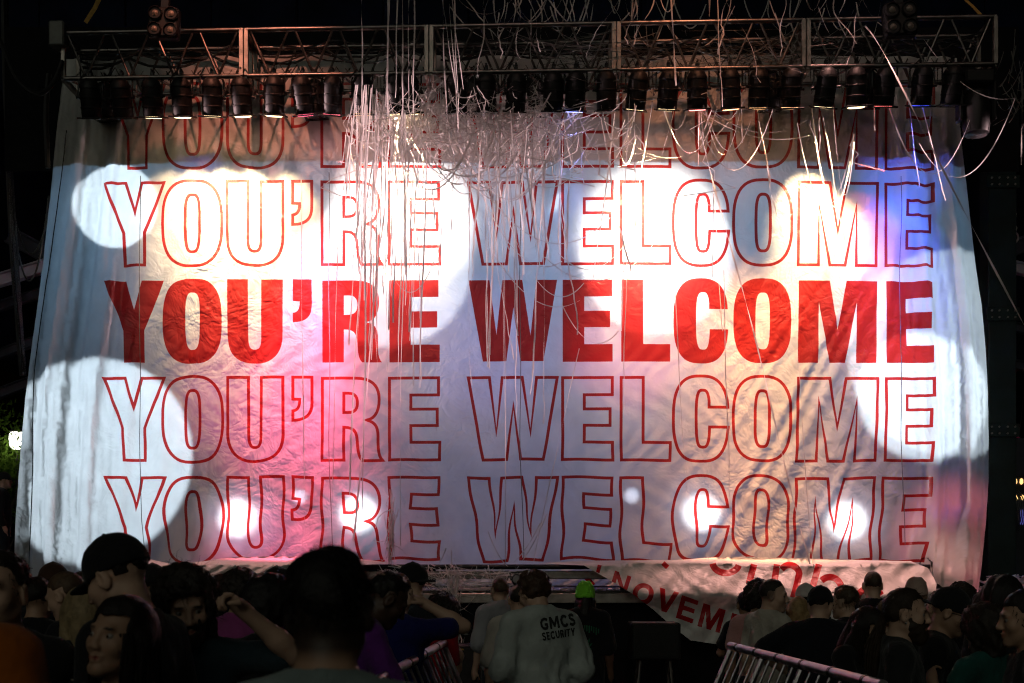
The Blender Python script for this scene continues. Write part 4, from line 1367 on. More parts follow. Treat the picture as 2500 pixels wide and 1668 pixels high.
def build_person(spec):
    """spec keys: s=(sx,sy) head centre in the photograph, d distance, yaw, ...; returns the root"""
    g = spec.get
    fine = g('fine', .0095)
    base = g('base', .024)
    seed = g('seed', 1)
    w = g('w', 1.0)                   # build
    female = g('female', False)
    lean = g('lean', 0.0)
    hy, hp, hr = g('head', (0, 0, 0)) # yaw (left +), pitch (down +), roll
    # ---- joints for a 1.75 m figure
    piv = np.array((0, 0, .95))
    LR = rotm('X', -lean) @ rotm('Y', g('side', 0.0))
    up = lambda p: piv + LR @ (np.asarray(p, float) - piv)
    sw = (.155 if female else .172) * (.6 + .4 * w)
    J = {'pelvis': np.array((0, 0, .95)), 'chest': up((0, 0, 1.28)), 'neck': up((0, -.015, 1.46)), }
    hc0 = up((0, .022, 1.625))
    Hm = LR @ rotm('Z', hy) @ rotm('X', -hp) @ rotm('Y', hr)
    # head pivots about the top of the neck
    nk = up((0, -.005, 1.535))
    hc = nk + LR @ rotm('Z', hy) @ rotm('X', -hp) @ rotm('Y', hr) @ np.array((0, .027, .09))
    target = atS(*g('s'), g('d'))
    gz = g('floor', 0.0)
    s = (target.z - gz) / hc[2]
    if g('scale'):
        s = g('scale')
    yaw = g('yaw', 0.0)
    Rz = rotm('Z', yaw)
    off = Rz @ (hc * s)
    root_loc = (target.x - off[0], target.y - off[1], gz if not g('scale') else target.z - hc[2] * s)
    # ---- arms
    arms = {}
    for side, sx in (('R', 1), ('L', -1)):
        sh = up((sx * sw, -.012, 1.415))
        a = g('arm' + side, 'down')
        e, wv = ARM[a] if isinstance(a, str) else a
        e = np.array((e[0] * sx, e[1], e[2])); wv = np.array((wv[0] * sx, wv[1], wv[2]))
        rot = LR if not g('armfree') else np.eye(3)
        e, wv = rot @ e, rot @ wv
        el = sh + vn(e) * .285
        wr = el + vn(wv - e) * .255
        arms[side] = (sh, el, wr, sx)
    # ---- grid
    zones = [[], [], []]
    def zone(c, r):
        for i in range(3): zones[i].append((c[i] - r, c[i] + r))
    zone(hc, .15)
    hands = g('hands', '')
    for side in hands:
        zone(arms[side][2] + vn(arms[side][2] - arms[side][1]) * .09, .13)
    allp = [hc] + [p for a in arms.values() for p in a[:3]] + [p + vn(p - q) * .2 for (_, q, p, _) in arms.values()]
    A = np.array(allp)
    zmin = .0
    lo = np.minimum(A.min(0) - .17, (-.32 * w, -.24 * w, -.01)); hi = np.maximum(A.max(0) + .17, (.32 * w, .28 * w, .3))
    zf = .62 if not g('full') else 0.0
    ax = [axis_lines(lo[i], hi[i], base, zones[i], fine) for i in range(3)]
    # legs are far below the frame: sample them coarsely
    zz = ax[2]
    zz = np.concatenate([np.arange(lo[2], .85, .045, dtype=np.float32), zz[zz >= .85]])
    ax[2] = zz
    def torso(f, inf, k=.05):
        ws, wd = w, (.6 + .4 * w) if w < 1.15 else w * .95
        f.ell(up((0, .0, 1.29)), (np.array((.150 if female else .165, .100, .185)) * (ws, wd, 1) + inf), LR, k)
        f.ell(up((0, .012 + .03 * max(w - 1.1, 0), 1.09)), (np.array((.128 if female else .148, .10, .17)) * (ws, wd * (1 + .35 * max(w - 1.1, 0)), 1) + inf), LR, k)
        f.ell((0, -.005, .95), np.array((.165, .115, .13)) * (ws, wd, 1) + inf, None, k)
        f.rc(up((-sw * .8, -.015, 1.40)), up((sw * .8, -.015, 1.40)), .056 * (.5 + .5 * w) + inf, .056 * (.5 + .5 * w) + inf, k)
        f.rc(up((0, -.025, 1.47)), up((sw * .8, -.018, 1.425)), .05 + inf, .045 + inf, k)
        f.rc(up((0, -.025, 1.47)), up((-sw * .8, -.018, 1.425)), .05 + inf, .045 + inf, k)
        if female:
            for sx in (-1, 1):
                f.ell(up((sx * .065, .085, 1.26)), np.array((.06, .055, .06)) + inf, LR, .04)
    wa = .6 + .4 * w
    body = Field(*ax)
    torso(body, 0.0)
    for side, (sh, el, wr, sx) in arms.items():
        body.rc(sh, el, .052 * wa, .040 * wa, .04)
        body.rc(el, el + (wr - el) * .35, .040 * wa, .042 * wa, .02)
        body.rc(el + (wr - el) * .3, wr, .041 * wa, .027, .02)
        fd = vn(wr - el)
        hd = g('hand' + side, {})
        fd = vn(hd.get('dir', fd)) if 'dir' in hd else fd
        pn = np.asarray(hd.get('palm', (-sx, .2, 0.0)), float)
        pn = vn(pn - fd * (pn @ fd))
        sd = np.cross(fd, pn) * hd.get('flip', 1)     # towards the thumb
        curl = hd.get('curl', .45)
        Mx = np.stack([sd, pn, fd], 1)
        body.ell(wr + fd * .05, (.042, .018, .055), Mx, .015)
        body.rc(wr - fd * .01, wr + fd * .03, .027, .03, .015)
        if side in hands or fine < .009:
            for i, (so, ln, rr) in enumerate(((.030, .078, .0086), (.010, .086, .009), (-.011, .080, .0086), (-.030, .064, .0078))):
                p = wr + fd * (.092 - .004 * abs(i - 1)) + sd * so
                dr = fd + sd * so * 1.5
                ang = 0.0
                for sg in (.45, .32, .23):
                    ang += curl * (1.0 + .12 * i)
                    dv = vn(vn(dr) * math.cos(ang) + pn * math.sin(ang))
                    q = p + dv * ln * sg
                    body.rc(p, q, rr, rr * .92, .005)
                    p = q
            tb = wr + fd * .03 + sd * .032 + pn * .006
            t1 = tb + vn(fd * .8 + sd * .75 + pn * .35) * .042
            t2 = t1 + vn(fd * .95 + sd * (.25 - .6 * curl) + pn * (.35 + curl * .5)) * .034
            body.rc(tb, t1, .0135, .0105, .01); body.rc(t1, t2, .0105, .009, .005)
        else:
            body.rc(wr + fd * .085, wr + fd * .15 + pn * .02, .02, .012, .012)
    for sx in (-1, 1):
        body.rc((sx * .09, 0, .92), (sx * .095, .012, .50), .085 * wa, .055, .04)
        body.rc((sx * .095, .0, .50), (sx * .1, -.02, .09), .054, .038, .02)
        body.rc((sx * .1, -.03, .05), (sx * .115, .13, .035), .042, .034, .03)
    # ---- head, in its own frame
    hs = g('hs', 1.0)
    hl = lambda x, y, z: hc + Hm @ (np.array((x, y, z)) * hs)
    fw = .95 if female else 1.0
    body.rc(up((0, -.02, 1.44)), hl(0, -.025, -.06), (.052 if female else .060) * (.75 + .25 * w), (.05 if female else .057), .03)
    E = lambda c, r, k=.02, op='add': body.ell(hl(*c), np.array(r) * hs, Hm, k, op)
    C = lambda a, b, ra, rb, k=.012, op='add': body.rc(hl(*a), hl(*b), ra * hs, rb * hs, k, op)
    E((0, -.014, .030), (.075, .096, .090))
    E((0, .026, -.032), (.060 * fw, .066, .086), .03)
    fat = max(w - 1.05, 0) * .04
    C((-.048 * fw, -.004, -.055), (-.012, .068, -.098), .022 + fat * .5, .017 + fat * .3, .025)
    C((.048 * fw, -.004, -.055), (.012, .068, -.098), .022 + fat * .5, .017 + fat * .3, .025)
    E((0, .075, -.098), (.024, .020, .018), .02)
    E((-.040, .055, -.024), (.026, .028, .028), .02); E((.040, .055, -.024), (.026, .028, .028), .02)
    br = .0085 if female else .0125
    C((-.036, .080, .026), (.036, .080, .026), br, br, .016)
    so_ = .103 if female else .100
    E((-.034, so_, .004), (.019, .016, .012), .014, 'sub'); E((.034, so_, .004), (.019, .016, .012), .014, 'sub')
    nf = .92 if female else 1.0
    C((0, .089, .016), (0, .110 * nf, -.026), .0080, .0105 * nf, .014)
    E((0, .109 * nf, -.030), (.011, .012, .009), .008)
    E((-.013, .101, -.033), (.009, .011, .008), .006); E((.013, .101, -.033), (.009, .011, .008), .006)
    lip = .0075 if female else .006
    C((-.020, .086, -.060), (0, .0965, -.057), lip * .8, lip, .006); C((.020, .086, -.060), (0, .0965, -.057), lip * .8, lip, .006)
    C((-.017, .085, -.071), (0, .0945, -.073), lip * .8, lip * 1.1, .006); C((.017, .085, -.071), (0, .0945, -.073), lip * .8, lip * 1.1, .006)
    mo = g('mouth', .0)
    C((-.019, .094, -.0645), (.019, .094, -.0645), .0022 + mo, .0022 + mo, .003, 'sub')
    for sx in (-1, 1):
        M = Hm @ rotm('Z', sx * -18) @ rotm('X', -8)
        body.ell(hl(sx * .082, -.008, -.006), np.array((.012, .023, .036)) * hs, M, .008)
        body.ell(hl(sx * .093, .000, -.002), np.array((.007, .012, .019)) * hs, M, .005, 'sub')
    V, Q = body.mesh()
    # colour: lips, brows, stubble belong to the face itself
    base_c = np.array(SKINS[g('skin', 'light')])
    T = np.ones((len(V), 4), np.float32); T[:, :3] = base_c
    L = ((V - hc) @ Hm) / hs
    def blob(c, r, sharp=2.0):
        return np.clip(sharp * (1 - np.sqrt((((L - np.array(c)) / np.array(r)) ** 2).sum(1))), 0, 1)[:, None]
    hcol = np.array(g('haircol', (.02, .014, .010)))
    lipc = base_c * (1.0, .62, .62) if not female else base_c * (.95, .45, .48)
    T[:, :3] = T[:, :3] * (1 - blob((0, .092, -.065), (.024, .016, .013))) + lipc * blob((0, .092, -.065), (.024, .016, .013))
    for sx in (-1, 1):
        b = blob((sx * .034, .09, .0255), (.022, .02, .0058), 3)
        T[:, :3] = T[:, :3] * (1 - b) + hcol * b
        b = blob((sx * .036, .088, .004), (.020, .02, .012), 2) * (.55 if female else .25)  # eye sockets darkened: shade put into the skin colour
        T[:, :3] = T[:, :3] * (1 - b * .6)
    T[:, :3] *= (1 + .10 * nz3(V[:, 0], V[:, 1], V[:, 2], 40, seed)[:, None])
    if g('stubble'):
        b = blob((0, .05, -.085), (.07, .08, .055), 2) * g('stubble')
        T[:, :3] = T[:, :3] * (1 - b) + (hcol * .7 + base_c * .12) * b
    if g('fade'):   # closely shaved sides
        m = np.clip((.02 - L[:, 1] + L[:, 2] * .2) / .02, 0, 1) * np.clip((L[:, 2] - g('fadez', -.05)) / .03, 0, 1) * (np.abs(L[:, 0]) > -1)
        b = (m * g('fade'))[:, None]
        T[:, :3] = T[:, :3] * (1 - b) + hcol * b
    root = empty('person', root_loc, (0, 0, R(yaw)))
    root.scale = (s, s, s)
    tag(root, g('label'), 'person', g('group'))
    me = mesh_np('body', V, Q)
    at_ = me.attributes.new('tint', 'FLOAT_COLOR', 'POINT')
    if len(me.vertices) == len(V): at_.data.foreach_set('color', T.ravel())
    link('body', me, skin_mat(), root)
    # eyes
    if g('eyes'):
        for sx in (-1, 1):
            M4 = Matrix.Translation(hl(sx * .033, .0735, .003)) @ Matrix(Hm.tolist()).to_4x4() @ Matrix.Rotation(R(-90 + g('gaze', (0, 0))[1]), 4, 'X') @ Matrix.Rotation(R(g('gaze', (0, 0))[0]), 4, 'Y') @ Matrix.Scale(hs, 4)
            e = link('eye', EYE_W, None, root); e.matrix_local = M4
            i = link('iris', EYE_I, None, e)
    # ---- clothes
    top = g('top')
    if top:
        f = Field(*ax)
        inf = g('loose', .016)
        torso(f, inf * .9, .045)
        slv = g('sleeve', .62)
        for side, (sh, el, wr, sx) in arms.items():
            if slv > 0:
                p = sh + (el - sh) * min(slv, 1.0)
                f.rc(sh, p, .052 * wa + inf * .7, .047 * wa + inf * 1.2, .035)
                if slv > 1:
                    f.rc(el, el + (wr - el) * min(slv - 1, .97), .054 * wa + inf * .4, .036 * wa + inf * .5, .03)
        X, Y, Z = f.x[:, None, None], f.y[None, :, None], f.z[None, None, :]
        # folds: gravity pleats and pulls
        amp = g('folds', .009)
        f.F += (amp * nz3(X, Y, Z * .45, 34, seed + 3) + amp * .5 * nz3(X, Y, Z, 70, seed + 4)).astype(np.float32) * np.clip((1.62 - Z) * 2.2, .25, 1)
        # hem and neckline
        hem = g('hem', .86)
        f.F = np.maximum(f.F, (hem - Z) * np.ones_like(f.F))
        nb, nt2 = up((0, -.02, 1.44)), hl(0, -.02, -.10)
        dn = vn(nt2 - nb)
        f.rc(nb + dn * .035, nt2 + dn * .10, .066 + .01 * (w - 1), .085, .012, 'sub')
        if g('vneck'):
            f.rc(up((0, .09, 1.47)), up((0, .16, 1.34)), .05, .012, .01, 'sub')
        if g('collar'):
            f.rc(nb + dn * .03 + LR @ np.array((-.05, -.02, 0)), nb + dn * .05 + LR @ np.array((.05, -.02, 0)), .02, .02, .02)
        v, q = f.mesh()
        t = link('shirt', mesh_np('shirt', v, q), fabric(top), root)
        spec['_shirt'] = (v, q, t)
    if g('under'):
        pass
    f = Field(np.arange(-.32 * max(w, 1), .33 * max(w, 1), .04, dtype=np.float32), np.arange(-.26 * max(w, 1), .30 * max(w, 1), .04, dtype=np.float32), np.arange(.03, 1.08, .045, dtype=np.float32))
    f.ell((0, -.005, .95), np.array((.165, .115, .13)) * (w, w, 1) + .012, None, .05)
    for sx in (-1, 1):
        f.rc((sx * .09, 0, .92), (sx * .1, .012, .50), .09 * wa + .012, .075, .04)
        f.rc((sx * .1, .0, .50), (sx * .102, -.02, .06), .072, .065, .02)
    f.F = np.maximum(f.F, (f.z - 1.02)[None, None, :])
    v, q = f.mesh()
    link('trousers', mesh_np('trousers', v, q), fabric(g('bottom', (.02, .022, .03))), root)
    # ---- hair and hats
    hz = g('hairf', fine if fine < .008 else fine * .9)
    style = g('hair', 'short')
    def hfield(r=.17, zlo=-.14, zhi=.17, ylo=-.17, yhi=.15):
        return Field(np.arange(-r, r, hz, dtype=np.float32), np.arange(ylo, yhi, hz, dtype=np.float32), np.arange(zlo, zhi, hz, dtype=np.float32))
    def place(name, f, m, extra=None):
        v, q = f.mesh()
        if extra is not None and len(v):
            ev, ef = extra
            q = np.concatenate([q, ef + len(v)]); v = np.concatenate([v, ev])
        o = link(name, mesh_np(name, v, q), m, root)
        o.matrix_local = Matrix.Translation(hc) @ Matrix(Hm.tolist()).to_4x4() @ Matrix.Scale(hs, 4)
        return o
    hm = hair_mat(g('haircol', (.02, .014, .010)))
    def strands(n, fn, wid):
        r = np.random.default_rng(seed + 50)
        ev, ef = [], []
        for i in range(n):
            P = fn(r)
            side = vn(np.cross(P[-1] - P[0], r.normal(size=3))) * wid
            b = len(ev)
            for k, p in enumerate(P):
                t = 1 - .8 * k / (len(P) - 1)
                ev += [p - side * t, p + side * t]
            ef += [(b + 2 * k, b + 2 * k + 1, b + 2 * k + 3, b + 2 * k + 2) for k in range(len(P) - 1)]
        return np.array(ev), np.array(ef)
    def radial(r, ln, wav, zmin=-.03, back=True):
        while True:
            n = r.normal(size=3); n /= np.linalg.norm(n)
            p = np.array((0, -.014, .030)) + n * np.array((.082, .103, .097))
            if p[2] > zmin and (p[1] < .05 or p[2] > .085): break
        d = vn(n + np.array((0, -.2, -.5)) * wav)
        P = [p]
        for k in range(5):
            d = vn(d + np.array((0, 0, -.25)) + r.normal(size=3) * .3 * wav)
            P.append(P[-1] + d * ln / 5)
        return P
    hat = g('hat')
    if style != 'none':
        th = {'buzz': .006, 'short': .013, 'flat': .016, 'wavy': .030, 'curly': .036, 'long': .018, 'bun': .016, 'tied': .014, 'afro': .05, 'mop': .026}[style]
        if hat: th = min(th, .010)
        f = hfield(.20 if style in ('curly', 'afro', 'wavy') else .17, -.24, .20, -.20, .15)
        c0 = np.array((0, -.014, .030)); r0 = np.array((.075, .096, .090)) + th
        if style in ('curly', 'afro', 'wavy'): r0 = r0 + np.array((.012, .01, .012))
        f.ell(c0, r0, None, .02)
        X, Y, Z = f.x[:, None, None], f.y[None, :, None], f.z[None, None, :]
        if style in ('long', 'wavy'):
            ln = g('hairlen', .30 if style == 'long' else .12)
            for sx in (-1, 1):
                f.rc((sx * .066, -.02, -.05 if hat else .01), (sx * .074, -.015, -min(ln, .2)), .036, .034, .03)
            f.rc((0, -.075, -.07 if hat else .0), (0, -.085, -min(ln, .2)), .06 if hat else .065, .06, .04)
        if style == 'tied':
            f.rc((0, -.09, .0), (.0, -.12, -.06), .03, .025, .02)
        if style == 'bun':
            f.ell((0, -.125, -.02), (.045, .04, .045), None, .015)
        # hairline: keep the face free, thin the hair out towards it
        lowb = {'buzz': -.055, 'short': -.06, 'flat': -.05, 'wavy': -.13, 'curly': -.10, 'long': -.22, 'bun': -.06, 'tied': -.06, 'afro': -.06, 'mop': -.085}[style]
        fa, fb2 = Y - (.020 + g('part', .0) * X), (.064 + g('fringe', .0)) - Z + .10 * np.abs(X)
        kk = np.maximum(.05 - np.abs(fa - fb2), 0) / .05
        face = np.minimum(fa, fb2) - kk * kk * .05 * .25                                   # inside the face wedge > 0
        face = np.minimum(face, .5)
        fx = np.minimum(face, g('facew', .090 if style not in ('long', 'wavy', 'curly') else .068) - np.abs(X))
        cutm = fx + np.zeros_like(f.F)
        ear = np.minimum(np.minimum(.03 - np.abs(Y + .005), .03 - Z), np.abs(X) - .055) if style in ('buzz', 'short', 'flat', 'bun', 'tied') else None
        if ear is not None: cutm = np.maximum(cutm, ear)
        cutm = np.maximum(cutm, (lowb - Z) * np.ones_like(f.F))
        if style in ('short', 'buzz', 'flat'):
            cutm = np.maximum(cutm, (lowb * .2 - Z) + np.clip(Y + .02, 0, 1) * 1.2)
        tap = {'buzz': .9, 'short': 1.0, 'flat': .8, 'bun': .7, 'tied': .7, 'mop': .5}.get(style, .3)
        f.F = f.F + (th * tap * np.clip(1 + cutm / .045, 0, 1)).astype(np.float32)
        cutm = cutm + (.0015 if style in ('long', 'tied', 'bun') else .0035) * nz3(X, Y, Z, 75, seed + 8)
        f.F = np.maximum(f.F, cutm.astype(np.float32))
        na = {'buzz': .0015, 'short': .006, 'flat': .007, 'wavy': .012, 'curly': .014, 'long': .0022, 'bun': .004, 'tied': .003, 'afro': .008, 'mop': .010}[style]
        f.F += (na * nz3(X, Y * (1.0), Z * (.35 if style == 'long' else 1), 60 if style != 'curly' else 90, seed + 9) + na * .4 * nz3(X, Y, Z, 140, seed + 10)).astype(np.float32)
        ex = None
        ns = g('strands', 0 if style in ('buzz', 'long') or hat else 170)
        if ns:
            ex = strands(ns, lambda r: radial(r, g('strandlen', .028 if style in ('short', 'flat', 'bun', 'tied', 'mop') else .06), g('wave', .8)), g('strandw', .0016))
        place('hair', f, hm, ex)
        if style == 'long' and g('hairlen', .3) > .2:
            # tresses over the shoulders, as locks
            r = np.random.default_rng(seed + 77)
            m = MB()
            for k in range(g('locks', 200)):
                a = r.uniform(-2.45, 2.45) if not g('lockside') else (r.uniform(.4, 2.4) * g('lockside'))
                x, y = math.sin(a) * .088, -.02 - math.cos(a) * .10
                P = []
                ln = g('hairlen', .3) * r.uniform(.8, 1.1)
                for i in range(9):
                    t = i / 8
                    P.append((x * (1 + .22 * t) + .008 * math.sin(5 * t + k), y * (1 + .12 * t) + .008 * math.cos(4 * t + k), .02 - ln * t))
                m.tube(P, [.0042 * (1 - .75 * (i / 8) ** 2) for i in range(9)], 4)
            o = m.build('hair_lock', hm, root, True)
            # long hair hangs with gravity: only the turn of the head is followed
            yawm = Matrix.Rotation(math.atan2(-Hm[0, 1], Hm[1, 1]), 4, 'Z')
            o.matrix_local = Matrix.Translation(hc) @ yawm @ Matrix.Scale(hs, 4)
    if g('pony'):
        r = np.random.default_rng(seed + 78)
        m = MB()
        for k in range(46):
            a = r.uniform(0, 6.28); q = r.uniform(0, 1) ** .5
            P = []
            ln = g('pony') * r.uniform(.85, 1.08)
            for i in range(10):
                t = i / 9
                sp = .012 + .034 * min(t * 2.2, 1) * (1.25 - .6 * t)
                P.append((math.cos(a) * sp * q + .01 * math.sin(4 * t + k), -.115 - .05 * math.sin(t * 2.2) + math.sin(a) * sp * q, -.02 - ln * t))
            m.tube(P, [.0075 * (1 - .7 * (i / 9) ** 2) for i in range(10)], 5)
        o = m.build('pony_tail', hm, root, True)
        yawm = Matrix.Rotation(math.atan2(-Hm[0, 1], Hm[1, 1]), 4, 'Z')
        o.matrix_local = Matrix.Translation(hc) @ yawm @ Matrix.Scale(hs, 4)
    if g('beard'):
        f = hfield(.12, -.20, .02, -.06, .16)
        b = g('beard')
        f.ell((0, .026, -.036), (.062, .070, .090), None, .02)
        f.ell((0, .07, -.098 - b * .3), (.036, .034, .03 + b), None, .03)
        X, Y, Z = f.x[:, None, None], f.y[None, :, None], f.z[None, None, :]
        f.F -= .006
        f.F = np.maximum(f.F, (Z + .040 + np.abs(X) * -.55 * (np.abs(X) > .03)) * np.ones_like(f.F))
        f.F = np.maximum(f.F, np.ones_like(f.F) * (.012 - Y))
        f.ell((0, .10, -.0655), (.026, .03, .0085), None, .006, 'sub')
        f.F += (.004 * nz3(X, Y, Z, 90, seed + 12)).astype(np.float32)
        place('beard', f, hm)
    if hat:
        hcol2 = g('hatcol', (.014, .014, .016))
        f = hfield(.15, -.05, .19, -.20, .24)
        X, Y, Z = f.x[:, None, None], f.y[None, :, None], f.z[None, None, :]
        if hat in ('cap', 'cap_back'):
            f.ell((0, -.014, .034), (.091, .112, .108), None, .02, cut=lambda a, b, c: .0 - c - .018)
            sgn = 1 if hat == 'cap' else -1
            yb = .075 if sgn > 0 else -.10
            bl = .085
            d = np.sqrt((X / .082) ** 2 + ((Y - yb * 1.0) * sgn / bl) ** 2 * 1.0)
            zc = .022 - .35 * np.abs(Y - yb) * .25 - 1.6 * X ** 2
            brim = np.maximum(np.maximum((d - 1) * .08, np.abs(Z - zc) - .0045), -(Y - yb * .7) * sgn)
            f.F = np.minimum(f.F, brim.astype(np.float32))
            f.ell((0, -.014, .143), (.009, .009, .006), None, .004)
            if hat == 'cap_back':
                f.ell((0, .075, .045), (.035, .05, .025), None, .006, 'sub')
        else:   # beanie
            f.ell((0, -.014, .040), (.092, .112, .122), None, .02, cut=lambda a, b, c: -c - .02)
            f.ell((0, -.014, .012), (.098, .118, .075), None, .01, cut=lambda a, b, c: np.abs(c - .012) - .032)
            f.F += (.003 * nz3(X, Y, Z * 3, 50, seed + 2)).astype(np.float32)
            f.ell((.01, -.02, .17), (.02, .05, .02), None, .03, 'sub')
        f.F += (.0015 * nz3(X, Y, Z, 60, seed + 14)).astype(np.float32)
        place('cap' if hat != 'beanie' else 'beanie', f, fabric(hcol2))
    if g('glasses'):
        m = MB()
        for sx in (-1, 1):
            pts = [(sx * .034 + .024 * math.cos(a), .106, .003 + .018 * math.sin(a)) for a in [2 * math.pi * k / 16 for k in range(17)]]
            m.tube(pts, .0022, 5)
            m.tube([(sx * .058, .104, .006), (sx * .076, .06, .008), (sx * .080, -.01, .004)], .0022, 5)
        m.tube([(-.010, .108, .006), (0, .111, .009), (.010, .108, .006)], .0022, 5)
        o = m.build('glasses', M_STEEL, root, True)
        o.matrix_local = Matrix.Translation(hc) @ Matrix(Hm.tolist()).to_4x4() @ Matrix.Scale(hs, 4)
    if g('earring'):
        sx = g('earring')
        m = MB().lathe([(.0001, -.006), (.005, -.003), (.006, 0), (.005, .003), (.0001, .006)], 10, hl(sx * .086, .0, -.042))
        m.build('earring', mat('silver', (.7, .7, .72), .15, 1.0), root, True)
    if g('bracelet'):
        for side in g('bracelet'):
            sh, el, wr, sx = arms[side]
            d = vn(wr - el)
            u = vn(np.cross(d, (0, 0, 1))); v_ = np.cross(d, u)
            m = MB()
            for o_ in (.02, .032):
                c = wr - d * o_
                m.tube([tuple(c + (u * math.cos(a) + v_ * math.sin(a)) * .033) for a in [2 * math.pi * k / 14 for k in range(15)]], .004, 5)
            m.build('bracelet', mat('pale_band', (.6, .58, .52), .5), root, True)
    if g('armband'):
        sh, el, wr, sx = arms[g('armband')]
        d = vn(el - sh)
        MB().tube([tuple(sh + d * .17), tuple(sh + d * .24)], .075 * wa, 14).build('armband', fabric((.012, .012, .013)), root, True)
    spec['_root'] = root; spec['_hc'] = hc; spec['_arms'] = arms; spec['_s'] = s; spec['_LR'] = LR; spec['_hl'] = hl
    return root

